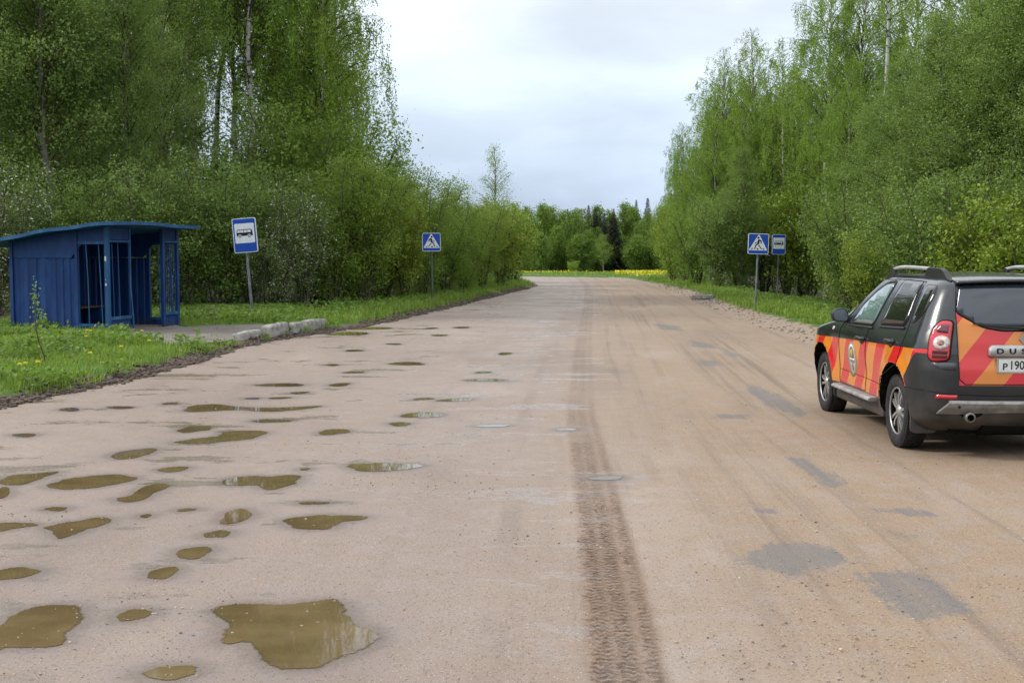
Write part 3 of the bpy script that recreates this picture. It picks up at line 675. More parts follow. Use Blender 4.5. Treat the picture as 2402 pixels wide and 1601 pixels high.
for i, (h, r) in enumerate(((14, 2.9), (13, 2.4), (15, 3.0), (12, 2.1))):      # weeping birches
    proto('birch%d' % i, BIRCH, LF_BIRCH, seed=11 + i, H=h, R=r, hb=0.10 + 0.03 * i, n1=84, tr=0.12, e0=0.85, e1=0.05, hang=1.15, nleaf=80000, lsize=0.074, sec=3.6, peak=0.35)
for i, (h, r) in enumerate(((13, 3.1), (14, 3.5))):                             # fuller upright birches
    proto('full%d' % i, BIRCH, LF_BIRCH, seed=25 + i, H=h, R=r, hb=0.08, n1=96, tr=0.11, e0=1.05, e1=0.40, hang=0.5, nleaf=90000, lsize=0.072, sec=4.0, peak=0.42, dens=34)
proto('birchbare', BIRCH, LF_BIRCH, seed=31, H=15, R=2.2, hb=0.66, n1=40, tr=0.12, e0=0.9, e1=0.2, hang=0.8, nleaf=30000, lsize=0.065, sec=3.6, peak=0.4)
proto('birchmid', BIRCH, LF_BIRCH, seed=35, H=14, R=2.9, hb=0.34, n1=70, tr=0.13, e0=0.9, e1=0.15, hang=1.0, nleaf=60000, lsize=0.066, sec=3.6, peak=0.4)
for i, (h, r) in enumerate(((11, 2.6), (12, 3.0), (10, 2.5))):                   # leafy alders and aspens
    proto('alder%d' % i, GREYBARK, LF_ALDER, seed=51 + i, H=h, R=r, hb=0.05 + 0.03 * i, n1=84, tr=0.11, e0=0.9, e1=0.45, nleaf=110000, lsize=0.060, sec=4.2, peak=0.3, clump=13, spread=0.12, wr=0.75)
for i, (h, r) in enumerate(((4.2, 2.0), (3.8, 2.2), (4.6, 2.1))):               # willow bushes
    proto('willow%d' % i, BARK, LF_WILLOW, seed=71 + i, H=h, R=r, hb=0.02, n1=100, tr=0.03, e0=0.9, e1=0.5, nleaf=60000, lsize=0.068, sec=4.8, stems=8, lean=0.62, peak=0.25, clump=12.0, spread=0.14, wr=0.5)
for i, (h, r) in enumerate(((4.3, 1.9), (3.8, 1.9))):                            # young maples
    proto('maple%d' % i, BARK, LF_MAPLE, seed=81 + i, H=h, R=r, hb=0.05, n1=76, tr=0.035, e0=0.8, e1=0.35, nleaf=24000, lsize=0.095, sec=4.4, stems=6, lean=0.5, peak=0.35, clump=6, spread=0.13, wr=0.8)
for i, (h, r) in enumerate(((3.8, 1.8), (4.2, 1.8))):                            # bird cherries in blossom
    proto('cherry%d' % i, BARK, LF_CHERRY, seed=91 + i, H=h, R=r, hb=0.06, n1=72, tr=0.035, e0=0.8, e1=0.4, nleaf=40000, lsize=0.064, sec=4.6, stems=7, lean=0.55, peak=0.35, clump=8, spread=0.12, wr=0.7)
proto('dark0', BARK, LF_ALDER, seed=101, H=4.4, R=2.1, hb=0.04, n1=84, tr=0.035, e0=0.7, e1=0.3, nleaf=46000, lsize=0.074, sec=4.8, stems=8, lean=0.6, peak=0.3, clump=9, spread=0.14, wr=0.7)
proto('young', GREYBARK, LF_BIRCH, seed=111, H=7.0, R=1.35, hb=0.25, n1=60, tr=0.045, e0=1.0, e1=0.6, nleaf=12000, lsize=0.062, sec=4.4, peak=0.25, clump=3.6, spread=0.11)
for i, (h, r) in enumerate(((13, 3.4), (11.5, 3.0), (12, 2.6), (7, 2.6))):      # far broadleaved trees, bigger leaf sprays
    proto('far%d' % i, BIRCH if i == 2 else GREYBARK, LF_FAR, seed=121 + i, H=h, R=r, hb=(0.12, 0.1, 0.34, 0.03)[i], n1=64, tr=0.13, e0=0.9, e1=0.4, nleaf=22000, lsize=0.24, sec=2.4, peak=0.32, clump=4.5, spread=0.35, wr=0.7, tw_n=2.5, dens=12, hang=1.3 if i == 2 else 0)
def spruce(key, seed, H, R):
    rng = np.random.RandomState(seed); W = Acc(); LP, LA, LS = [], [], []
    W.tube(np.array([[0, 0, 0], [0.02, 0, H * .5], [0, 0.02, H]]), [0.16, 0.09, 0.01], 7)
    z = 0.5
    while z < H - 0.1:
        L = R * (1 - z / H) ** 1.0 * rng.uniform(0.75, 1.1) + 0.04; nb = 8 if z < H * .8 else 5; a0 = rng.uniform(0, 6.28)
        for k in range(nb):
            a = a0 + 2 * pi * k / nb + rng.uniform(-.25, .25); Lk = L * rng.uniform(.75, 1.1)
            u = np.linspace(0, 1, 5)[:, None]; P = np.array([0, 0, z]) + dirv(a, 0) * Lk * u + np.array([0, 0, 1]) * (0.10 * u - 0.42 * u ** 2 + 0.14 * u ** 4) * Lk
            W.tube(P, np.linspace(0.025, 0.006, 5), 3)
            n = int(14 + 30 * Lk); f = rng.uniform(0.1, 1, n)[:, None] * 4; i0 = np.minimum(f.astype(int), 3); fr = f - i0
            LP.append(P[i0[:, 0]] * (1 - fr) + P[i0[:, 0] + 1] * fr + rng.normal(0, .05, (n, 3)))
            sd = rng.choice([-1, 1], n)[:, None] * np.array([[-sin(a), cos(a), 0]]) * rng.uniform(0.2, 1, (n, 1))
            LS.append(np.full(n, 0.10 + 0.26 * min(1, L / 1.4))); LA.append(dirv(a, 0) * 0.7 + sd + np.array([0, 0, -0.35]) + rng.normal(0, .2, (n, 3)))
        z += rng.uniform(0.26, 0.40) * (1.15 - 0.5 * z / H)
    LV, LF = leaf_quads(np.concatenate(LP), np.concatenate(LA), np.concatenate(LS), rng, 0.38)
    PROTO[key] = (np_mesh("trunk", np.concatenate(W.V), [np.concatenate(W.F)], BARK), np_mesh("crown", LV, [LF], LF_SPRUCE, False), H)
spruce('spruce0', 5, 14, 4.0); spruce('spruce1', 6, 13, 3.0)

MASTER = {}
_rot = random.Random(42)
def plant(key, x, y, H, name, cat, group, z=None, wide=1.0, rz=None):
    tm, cm, h0 = PROTO[key]; s = H / h0
    root = empty(name, (x, y, float(ground_h(x, y)) - 0.05 if z is None else z), _rot.uniform(0, 6.28) if rz is None else rz, None, cat, group)
    root.scale = (s * wide, s * wide, s)
    if key not in MASTER:
        MASTER[key] = (link(bpy.data.objects.new("trunk", tm), root), link(bpy.data.objects.new("crown", cm), root))
    else:
        for ch in MASTER[key]:
            c = ch.copy(); COL.objects.link(c); c.parent = root
    return root
def row(lst, name, cat, group, text, far=0):
    out = []
    for key, dx, d, H, *rest in lst:
        out.append(plant(key, DX(dx, d), d, H, name, cat, group, wide=rest[0] if rest else 1.0))
    label_row(out, text); return out

# ---- left wood
row([('alder0', -60, 36, 13), ('alder1', 40, 39, 14), ('alder2', 130, 36, 12.5), ('alder0', 215, 40, 14), ('alder1', 300, 38, 11.5, 0.8), ('alder2', 375, 43, 12.5, 0.85)],
    'alder_tree', 'tree', 'leafy alders in the left wood', "leafy green alder, {o} from the left in the wood above the blue shelter")
row([('birchmid', 410, 50, 17), ('birchmid', 452, 46, 16), ('birchbare', 500, 49, 17), ('birchmid', 548, 47, 16, 0.9), ('birchmid', 590, 45, 16, 1.0), ('birchmid', 632, 50, 16), ('birch3', 690, 49, 16, 1.1), ('birch0', 735, 47, 15.5, 0.95), ('birch1', 770, 52, 14, 0.95)],
    'birch_tree', 'tree', 'white trunked birches in the left wood', "tall weeping birch, {o} from the left in the wood behind the left bus sign")
row([('birch2', -120, 56, 15), ('alder1', 60, 55, 15), ('birch0', 180, 56, 16), ('alder1', 290, 58, 15), ('birch2', 380, 62, 16), ('alder0', 640, 58, 11, 1.1), ('alder2', 720, 58, 9.5), ('alder2', -20, 47, 15), ('alder0', 150, 48, 15.5)],
    'forest_tree', 'tree', 'trees deep in the left wood', "shaded tree deep in the left wood, {o} from the left of its row")
row([('dark0', -70, 38, 4.6), ('dark0', 60, 35.5, 3.4), ('dark0', 165, 34.5, 4.0), ('dark0', 265, 35.5, 3.3), ('dark0', 345, 35, 4.3), ('dark0', 425, 36, 3.6), ('dark0', 505, 36.5, 4.6), ('dark0', 575, 38, 3.9), ('dark0', 110, 42, 4.6), ('dark0', 320, 42, 5.2), ('dark0', 460, 41, 4.4), ('dark0', 530, 43, 6.4), ('dark0', 620, 42, 4.8), ('dark0', -10, 42, 5.4)],
    'alder_bush', 'bush', 'dark bushes along the left wood edge', "dark dense alder bush, {o} from the left along the wood behind shelter and sign")
row([('cherry1', -10, 33, 4.2), ('cherry0', 45, 33.5, 3.2), ('cherry0', 640, 37.5, 3.7), ('cherry1', 700, 39, 3.5), ('cherry0', 600, 36.8, 2.6)],
    'bird_cherry_bush', 'bush', 'bird cherries in white blossom', "bird cherry bush speckled with white blossom, {o} from the left")
row([('willow0', 770, 41, 4.7), ('willow1', 835, 42, 4.6), ('willow2', 885, 45, 4.8), ('maple0', 930, 44, 3.7, 0.9), ('willow0', 975, 46, 3.9, 0.85), ('willow1', 1025, 49, 3.6), ('willow2', 1065, 52, 3.7), ('willow0', 1110, 56, 3.8), ('maple0', 1148, 60, 4.1, 1.1), ('maple1', 1176, 65, 4.1, 1.0),
     ('willow1', 800, 46, 6.2), ('willow2', 860, 50, 5.6), ('willow0', 930, 52, 4.9), ('willow1', 990, 56, 4.8), ('willow2', 1050, 61, 4.3), ('willow0', 1100, 66, 4.4), ('willow2', 1150, 72, 4.4), ('willow1', 720, 45, 6.8)],
    'willow_bush', 'bush', 'willow bushes lining the left roadside', "yellowish green willow bush, {o} from the left in the row along the left roadside")
plant('young', DX(1133, 74), 74, 7.6, 'young_birch', 'tree', None)['label'] = "thin sparse young birch standing above the left roadside bushes against the sky"
plant('young', DX(905, 50), 50, 5.3, 'bare_shrub', 'bush', None, wide=1.7)['label'] = "wispy half bare shrub sticking out under the left birches against the sky"
# ---- right wood
row([('birch3', 1552, 82, 9.0, 0.9), ('full0', 1572, 78, 9.4, 0.8), ('birch1', 1632, 74, 12.0, 0.8), ('full1', 1672, 71, 13.2, 0.9), ('full0', 1738, 67, 13.5, 0.95), ('birch1', 1802, 64, 12.8, 0.9), ('full1', 1775, 66, 10.5, 0.9), ('full0', 1640, 68, 9.4), ('birch0', 1590, 72, 8.0, 1.1), ('full1', 1700, 65, 9.0, 0.9)],
    'birch_tree', 'tree', 'birches of the right wood by the bend', "pale green birch, {o} from the left in the right wood beyond its road signs")
row([('birch2', 1896, 58, 15.5, 0.9), ('full1', 1950, 56, 15.0, 0.9), ('birchbare', 2008, 45, 14.5), ('birch1', 2065, 54, 15, 1.1), ('birchbare', 2150, 52, 17, 1.2), ('full0', 2205, 50, 15.0, 0.9), ('birch0', 2310, 48, 15), ('full0', 1905, 60, 9.5), ('full1', 1955, 49, 9.0, 0.9)],
    'birch_tree', 'tree', 'tall birches of the right wood', "tall olive green birch, {o} from the left in the wood above the striped car")
row([('alder1', 2085, 41, 8.4, 1.15), ('alder0', 2165, 38, 9.2, 1.15), ('alder2', 2250, 37, 9.6, 1.1), ('alder1', 2330, 35, 10.8), ('alder0', 2420, 34, 11), ('alder2', 2580, 31, 11), ('alder1', 2820, 28, 11.5), ('alder0', 3150, 24, 11), ('alder2', 2020, 44, 7.6, 1.1), ('alder2', 2380, 42, 12.5), ('alder0', 1700, 60, 6.8), ('alder1', 1835, 64, 8.2)],
    'aspen_tree', 'tree', 'round leaved aspens on the right', "fresh green leafy aspen, {o} from the left in the right wood")
row([('birch0', 1650, 84, 13), ('alder1', 1720, 80, 12), ('alder0', 1840, 70, 12), ('alder1', 1960, 64, 12), ('alder0', 2080, 60, 12), ('alder1', 2230, 56, 13), ('alder0', 2380, 52, 14), ('alder2', 1900, 60, 8), ('alder2', 2030, 56, 8)],
    'forest_tree', 'tree', 'trees deep in the right wood', "half hidden tree deep in the right wood, {o} from the left of its row")
row([('willow0', 1542, 76, 5.0, 0.8), ('maple1', 1545, 70, 3.9, 0.7), ('willow2', 1574, 69, 4.2), ('willow1', 1600, 63, 4.2), ('dark0', 1650, 60, 4.6), ('willow0', 1700, 63, 5.0), ('dark0', 1755, 63, 5.0), ('maple0', 1808, 62, 5.6, 0.85), ('maple1', 1865, 61, 6.0, 0.9), ('maple0', 1925, 52, 5.0, 0.8),
     ('dark0', 1960, 43, 4.8), ('maple0', 1988, 36.5, 2.9, 0.8), ('dark0', 2035, 38, 4.2), ('dark0', 2110, 35, 4.5), ('dark0', 2190, 33, 4.6), ('maple1', 2260, 31.5, 3.7), ('dark0', 2310, 33, 4.8), ('maple0', 2375, 30, 4.2), ('dark0', 2430, 31, 4.5), ('dark0', 2560, 27, 4.4), ('dark0', 2720, 24, 4.6), ('dark0', 2960, 21, 4.4), ('maple0', 3300, 18, 4.2), ('dark0', 1850, 64, 5.6), ('dark0', 1930, 54, 5.2)],
    'leafy_bush', 'bush', 'bushes along the edge of the right wood', "leafy green bush, {o} from the left along the foot of the right wood")
# ---- far wood across the field
rng = random.Random(5); lst = []
for i, dx in enumerate(np.linspace(1195, 1545, 17)):
    d = 196 + rng.uniform(-3, 5); lst.append((('far3', 'far1')[i % 3 == 1], dx + rng.uniform(-5, 5), d, rng.uniform(4.6, 6.2) if i % 3 != 1 else rng.uniform(6.5, 8), 1.15))
row(lst, 'far_bush', 'bush', 'lower trees at the foot of the far wood', "dark green bushy tree, {o} from the left along the foot of the far wood")
lst = [('far0', 1215, 206, 10.7), ('far0', 1243, 204, 11.1), ('far1', 1268, 207, 10.7), ('far1', 1290, 203, 10.0), ('far2', 1311, 200, 10.2, 1.1), ('far2', 1336, 202, 10.7, 1.1), ('far0', 1366, 212, 11.1), ('far1', 1402, 212, 10.2), ('far0', 1432, 214, 11.6), ('far0', 1458, 212, 10.9), ('far2', 1487, 202, 10.2, 1.2), ('far1', 1520, 206, 10.7), ('far1', 1375, 201, 7.4, 0.8),
       ('far0', 1190, 210, 10.6), ('far0', 1255, 218, 11.1), ('far1', 1320, 219, 10.7), ('far1', 1415, 204, 7.0), ('far0', 1540, 212, 11.4)]
row(lst, 'broadleaf_tree', 'tree', 'broadleaved trees of the far wood', "broadleaved tree, {o} from the left in the far wood across the field")
row([('spruce1', 1207, 206, 11.2), ('spruce1', 1351, 207, 11.5), ('spruce0', 1366, 206, 11.2, 0.9), ('spruce1', 1387, 205, 10.1), ('spruce0', 1408, 200, 10.6, 1.0), ('spruce1', 1303, 214, 11.1), ('spruce0', 1460, 216, 12.6, 0.8), ('spruce1', 1486, 220, 13.2), ('spruce0', 1053, 222, 12.4), ('spruce1', 1079, 226, 11.9), ('spruce0', 1408, 205, 8.6), ('spruce0', 1377, 208, 9.9), ('spruce0', 1178, 214, 12.0), ('spruce1', 1158, 218, 12.0)],
    'spruce_tree', 'tree', 'dark spruces of the far wood', "dark pointed spruce, {o} from the left on the far skyline")
plant('young', DX(1384, 125), 125, 3.9, 'young_aspen', 'tree', None, wide=2.0)['label'] = "pale green young tree alone in the yellow field before the far wood"
plant('willow1', DX(1316, 120), 120, 1.35, 'low_bush', 'bush', None, wide=1.1)['label'] = "single low rounded bush in the far field beside the road bend"

# ---- grass, dandelions, ground plants (uncountable)
def mat_grass():
    m, nt, b = new_mat("grass_blade"); geo = nd(nt, 'ShaderNodeNewGeometry').outputs['Random Per Island']
    n = noise(nt, objco(nt), 0.9, 3)
    c = mixc(nt, geo, (0.115, 0.205, 0.024), (0.225, 0.345, 0.042)); c = mixc(nt, mth(nt, 'MULTIPLY', smooth(nt, n, 0.4, 0.7), 0.7), c, (0.225, 0.32, 0.04))
    c = mixc(nt, smooth(nt, geo, 0.94, 0.96), c, (0.30, 0.26, 0.12))
    setin(nt, b, 'Base Color', c); setin(nt, b, 'Roughness', 0.5); setin(nt, b, 'Specular IOR Level', 0.3)
    tr = nd(nt, 'ShaderNodeBsdfTranslucent'); nt.links.new(c, tr.inputs['Color'])
    mx = nd(nt, 'ShaderNodeMixShader'); mx.inputs[0].default_value = 0.3
    nt.links.new(b.outputs[0], mx.inputs[1]); nt.links.new(tr.outputs[0], mx.inputs[2]); nt.links.new(mx.outputs[0], nt.nodes['Material Output'].inputs['Surface'])
    return m
rg = np.random.RandomState(9)
def scatter(n, x0, x1, y0, y1, keep):
    x = rg.uniform(x0, x1, n); y = rg.uniform(y0, y1, n); k = keep(x, y); return x[k], y[k]
SH_A = np.array([-8.46, 26.9]); SH_X = np.array([0.966, -0.2588]); SH_Y = np.array([0.2588, 0.966])
def in_shelter(x, y, pad=0.05):
    u = (x - SH_A[0]) * SH_X[0] + (y - SH_A[1]) * SH_X[1]; v = (x - SH_A[0]) * SH_Y[0] + (y - SH_A[1]) * SH_Y[1]
    return (u > -2.3 - pad) & (u < pad) & (v > -pad) & (v < 2.85 + pad)
def verge_ok(x, y, a, b, fade=0.35, edge=0.30):
    sl = XL(y) - x + 0.16 * wob(x, y, 0.9, s=2); lump = wob(x, y, 0.5, s=3)
    k = (sl > edge * (1 - 0.55 * lump)) & (sl < b) & ~in_shelter(x, y) & (~in_poly(x, y, PAVE) | (rg.rand(len(x)) < 0.012)) & (poly_dist(x, y, PAVE) > 0.02 + 0.1 * rg.rand(len(x)))
    return k
def verge_ok_r(x, y, b):
    sr = x - XR(y) + 0.25 * wob(x, y, 0.6, s=1)
    return (sr > np.interp(y, [20, 40, 70], [1.35, 0.85, 0.35]) * (1 - 0.4 * wob(x, y, 0.5, s=4))) & (sr < b) & (rg.rand(len(x)) < np.clip((sr - 0.5) / 1.0, 0.1, 1))
def blades(name, x, y, h0, h1, wdt, mat, label=None, lean=0.55):
    n = len(x); z = ground_h(x, y) - 0.015
    h = rg.uniform(h0, h1, n) * (1 + 0.45 * wob(x, y, 0.6, s=1)); a = rg.uniform(0, 2 * pi, n); l = rg.uniform(0.1, lean, n)
    P = np.stack([x, y, z], 1); side = np.stack([-np.sin(a), np.cos(a), 0 * a], 1) * (wdt * rg.uniform(.6, 1.2, n))[:, None]
    mid = P + np.stack([np.cos(a) * h * l * .35, np.sin(a) * h * l * .35, h * 0.6], 1); tip = P + np.stack([np.cos(a) * h * l, np.sin(a) * h * l, h * (1 - 0.25 * l)], 1)
    V = np.stack([P - side / 2, P + side / 2, mid + side * 0.4, tip, mid - side * 0.4], 1).reshape(-1, 3)
    F4 = np.arange(n)[:, None] * 5
    me = np_mesh(name, V, [np.concatenate([F4 + 0, F4 + 1, F4 + 2, F4 + 4], 1), np.concatenate([F4 + 4, F4 + 2, F4 + 3], 1)], mat, False)
    return tag(link(bpy.data.objects.new(name, me)), kind='stuff')
GRASS = mat_grass()
gx, gy = [], []
for n, x0, x1, y0, y1, b in ((90000, -13.5, -4.2, 14.5, 31, 8.5), (42000, -9, 2, 30, 50, 2.4), (16000, -3, 2.2, 50, 76, 2.2)):
    x, y = scatter(n, x0, x1, y0, y1, lambda x, y: verge_ok(x, y, 0, b)); gx.append(x); gy.append(y)
blades("grass", np.concatenate(gx[:1]), np.concatenate(gy[:1]), 0.05, 0.16, 0.013, GRASS)
blades("roadside_grass", np.concatenate(gx[1:]), np.concatenate(gy[1:]), 0.08, 0.24, 0.022, GRASS)
gx, gy = [], []
for n, x0, x1, y0, y1 in ((36000, 6.5, 14, 8, 22), (80000, 6, 13, 22, 50), (40000, 6.5, 14, 48, 80)):
    x, y = scatter(n, x0, x1, y0, y1, lambda x, y: verge_ok_r(x, y, 6.6)); gx.append(x); gy.append(y)
blades("verge_grass", np.concatenate(gx), np.concatenate(gy), 0.08, 0.22, 0.022, GRASS)
x, y = scatter(30000, -28, 26, 84, 122, lambda x, y: ((y > 93) | ((x - XR(y) > 0.6) & (x > 2))))
blades("field_grass", x, y, 0.08, 0.22, 0.06, GRASS)
# low broad leaved plants
def rosettes(name, x, y, size, per, mat, zlo=0.02, zhi=0.14):
    n = len(x); xx = np.repeat(x, per) + rg.normal(0, .07, n * per); yy = np.repeat(y, per) + rg.normal(0, .07, n * per)
    z = ground_h(xx, yy) + rg.uniform(zlo, zhi, n * per)
    A = rg.normal(0, 1, (n * per, 3)); A[:, 2] = np.abs(A[:, 2]) * 0.35
    V, F = leaf_quads(np.stack([xx, yy, z], 1), A, size, rg, 0.7)
    return tag(link(bpy.data.objects.new(name, np_mesh(name, V, [F], mat, False))), kind='stuff')
LF_WEED = mat_leaf("weed_leaf", (0.095, 0.18, 0.028), (0.19, 0.30, 0.05), shift=(0.16, 0.25, 0.04))
x1, y1 = scatter(5200, -13.5, -4.5, 15, 31, lambda x, y: verge_ok(x, y, 0, 8.5) & (wob(x, y, 0.45, s=4) > 0.15))
x2, y2 = scatter(4200, -14, -6, 31, 37, lambda x, y: verge_ok(x, y, 0, 8) & (XL(y) - x > 1.2))
x3, y3 = scatter(5200, -9, 2, 31, 76, lambda x, y: verge_ok(x, y, 0, 3.6) & (XL(y) - x > 0.9))
rosettes("undergrowth", np.concatenate([x1, x2, x3]), np.concatenate([y1, y2, y3]), 0.085, 9, LF_WEED, 0.02, 0.2)
x, y = scatter(6500, 7, 14, 22, 78, lambda x, y: verge_ok_r(x, y, 6.2) & (x - XR(y) > 2.6))
rosettes("ground_plants", x, y, 0.09, 9, LF_WEED, 0.02, 0.3)
# mud clods thrown up along the edges, pebbles on the road
def clods(name, x, y, r0, r1, mat, zf, squash=0.7):
    n = len(x); r = rg.uniform(0, 1, n) ** 2.2 * (r1 - r0) + r0
    ico = np.array([(0, 0, 1), (0.89, 0, .45), (.28, .85, .45), (-.72, .53, .45), (-.72, -.53, .45), (.28, -.85, .45), (.72, .53, -.45), (-.28, .85, -.45), (-.89, 0, -.45), (-.28, -.85, -.45), (.72, -.53, -.45), (0, 0, -1)])
    fc = np.array([(0, 1, 2), (0, 2, 3), (0, 3, 4), (0, 4, 5), (0, 5, 1), (1, 6, 2), (2, 7, 3), (3, 8, 4), (4, 9, 5), (5, 10, 1), (2, 6, 7), (3, 7, 8), (4, 8, 9), (5, 9, 10), (1, 10, 6), (11, 7, 6), (11, 8, 7), (11, 9, 8), (11, 10, 9), (11, 6, 10)])
    S3 = r[:, None, None] * rg.uniform(0.65, 1.2, (n, 12, 1)) * np.array([1, 1, squash])[None, None] * rg.uniform(.7, 1.3, (n, 1, 3))
    V = ico[None] * S3 + np.stack([x, y, zf(x, y) + r * 0.15], 1)[:, None]
    F = fc[None] + (np.arange(n) * 12)[:, None, None]
    return tag(link(bpy.data.objects.new(name, np_mesh(name, V.reshape(-1, 3), [F.reshape(-1, 3)], mat, False))), kind='stuff')
def mat_clod(name, c1, c2):
    m, nt, b = new_mat(name); geo = nd(nt, 'ShaderNodeNewGeometry').outputs['Random Per Island']
    n = noise(nt, objco(nt), 50, 4); setin(nt, b, 'Base Color', mixc(nt, mth(nt, 'MULTIPLY_ADD', n, 0.4, mth(nt, 'MULTIPLY_ADD', geo, 0.9, -0.2), clamp=True), c1, c2)); setin(nt, b, 'Roughness', 0.85)
    return m
yy = rg.uniform(14.5, 62, 11000); xx = XL(yy) + 0.1 * wob(XL(yy), yy, 0.9) - rg.normal(0.16, 0.17, len(yy)) * (1 + 0.7 * wob(0 * yy, yy, 0.35)); kk = (XL(yy) - xx > -0.15) & ~in_poly(xx, yy, PAVE)
clods("mud", xx[kk], yy[kk], 0.008, 0.055, mat_clod("mud_clod", (0.028, 0.019, 0.013), (0.11, 0.078, 0.057)), ground_h)
yy = rg.uniform(18, 66, 1700); xx = XR(yy) + rg.normal(0.5, 0.35, len(yy)); kk = xx - XR(yy) > 0
clods("loose_earth", xx[kk], yy[kk], 0.006, 0.042, mat_clod("earth_clod", (0.10, 0.072, 0.052), (0.25, 0.185, 0.14)), ground_h)
yy = 4.6 + 12 * rg.rand(14000) ** 1.5; xx = rg.uniform(-0.46, 0.46, len(yy)) * yy; kk = (wob(xx, yy, 0.4, s=1) + rg.normal(0, .3, len(yy)) > 0.25) & (xx > XL(yy)) & (xx < XR(yy))
clods("gravel", xx[kk], yy[kk], 0.0018, 0.0095, mat_clod("pebble", (0.10, 0.078, 0.066), (0.46, 0.37, 0.29)), lambda x, y: 0 * x, 0.75)
# dandelion field
DAND = new_mat("dandelion_yellow"); setin(DAND[1], DAND[2], 'Base Color', (0.74, 0.62, 0.02)); setin(DAND[1], DAND[2], 'Roughness', 0.7); DAND = DAND[0]
x, y = scatter(34000, -28, 26, 80, 135, lambda x, y: (rg.rand(len(x)) < np.where(x / y < 0.046, 0.35, np.where(x / y < 0.080, 0.07, 1.0))) & (((y > 93.5) & (wob(x, y, 0.06, s=2) > -0.35)) | ((x - XR(y) > 0.9) & (x > 4))) & (x < np.interp(y, [80, 92, 100, 135], [9.5, 13, 16, 26])))
n = len(x); P = np.stack([x, y, ground_h(x, y) + rg.uniform(.10, .22, n)], 1)
A = rg.normal(0, 1, (n, 3)) * 0.5 + np.array([0, -0.3, 0.9]); V, F = leaf_quads(P, A, 0.085, rg, 0.9)
tag(link(bpy.data.objects.new("dandelions", np_mesh("dandelions", V, [F], DAND, False))), kind='stuff')
# countable dandelions in the near grass
def dandelion():
    r = empty("dandelion", (0, 0, 0), 0, None, 'flower', 'dandelions in the near grass')
    s = MB(); s.tube([(0, 0, 0), (0.004, 0, 0.1), (0.012, 0.003, 0.19)], 0.004, 5); s.build("stem", GRASS, r)
    f = MB()
    for k in range(14):
        a = 2 * pi * k / 14; e = 0.25 + 0.5 * (k % 2)
        d = Vector((cos(a) * cos(e), sin(a) * cos(e), sin(e))); p = Vector((0.012, 0.003, 0.19)); sd = Vector((-sin(a), cos(a), 0)) * 0.010
        f.add([p, p + d * 0.024 + sd, p + d * 0.034, p + d * 0.024 - sd], [(0, 1, 2, 3)])
    f.build("flower_head", DAND, r, fix=False); return r
FD = [(12, 930, .1), (205, 798, .1), (215, 795, .1), (318, 868, .1), (290, 846, .1), (162, 873, .1), (246, 875, .1), (332, 796, .1), (437, 815, .1), (365, 829, .1), (86, 915, .1), (200, 806, .1)]
d0 = dandelion(); dl = []
for i, (px, py, z) in enumerate(FD):
    if i == 0: o = d0
    else:
        o = d0.copy(); COL.objects.link(o)
        for ch in list(d0.children): c = ch.copy(); COL.objects.link(c); c.parent = o
    gxy = G(px, py, 0.25); gxy = (min(gxy[0], XL(gxy[1]) - 0.75), gxy[1]); o.location = (*gxy, float(ground_h(*gxy)) - 0.01); o.rotation_euler = (0, 0, i * 1.7); o.scale = (1.25,) * 3; dl.append(o)
label_row(dl, "yellow dandelion, {o} from the left in the grass before the blue shelter")
# sapling in the grass, cut branches by the shelter
sp = empty("sapling", (*G(108, 862, 0.1), 0), 0, "thin bare sapling with a few new leaves in the grass before the shelter", 'sapling')
sp.location.z = float(ground_h(sp.location.x, sp.location.y)) - 0.02
t = MB(); t.tube([(0, 0, 0), (-0.02, 0, 0.15), (-0.10, 0, 0.38), (-0.135, 0, 0.58), (-0.15, 0.01, 0.8), (-0.135, 0, 1.12)], [0.012, 0.011, 0.009, 0.008, 0.007, 0.003], 6)
t.tube([(-0.13, 0, 0.55), (-0.09, 0, 0.66), (-0.06, 0, 0.72)], [0.006, 0.005, 0.002], 5); t.tube([(-0.12, 0, 0.48), (-0.15, 0, 0.56), (-0.17, 0.02, 0.60)], [0.006, 0.005, 0.002], 5); t.build("trunk", TWIG, sp)
n = 95; c = np.concatenate([rg.normal(0, 1, (50, 3)) * (.035, .035, .13) + (-0.14, 0, 1.0), rg.normal(0, 1, (30, 3)) * (.06, .04, .035) + (-0.06, 0, .72), rg.normal(0, 1, (15, 3)) * (.03, .03, .03) + (-0.17, 0.02, 0.6)])
V, F = leaf_quads(c, rg.normal(0, 1, (n, 3)) + (0, 0, .5), 0.05, rg, 0.6)
link(bpy.data.objects.new("crown", np_mesh("crown", V, [F], LF_ALDER, False)), sp)
br = MB(); b0 = G(445, 745, 0.15)
for k in range(7):
    x0 = b0[0] + rg.uniform(-.1, .9); y0 = b0[1] + rg.uniform(0.2, .9); L = rg.uniform(0.7, 1.5); a = rg.uniform(-.35, .35)
    z0 = float(ground_h(x0, y0)); br.tube([(x0 - L / 2 * cos(a), y0 - L / 2 * sin(a), z0 + 0.05), (x0, y0, z0 + rg.uniform(.12, .24)), (x0 + L / 2 * cos(a), y0 + L / 2 * sin(a), z0 + 0.04)], [0.008, 0.013, 0.016], 5)
ob = br.build("fallen_branches", GREYBARK); tag(ob, "bundle of bare fallen branches lying in the grass right of the shelter", 'branches')
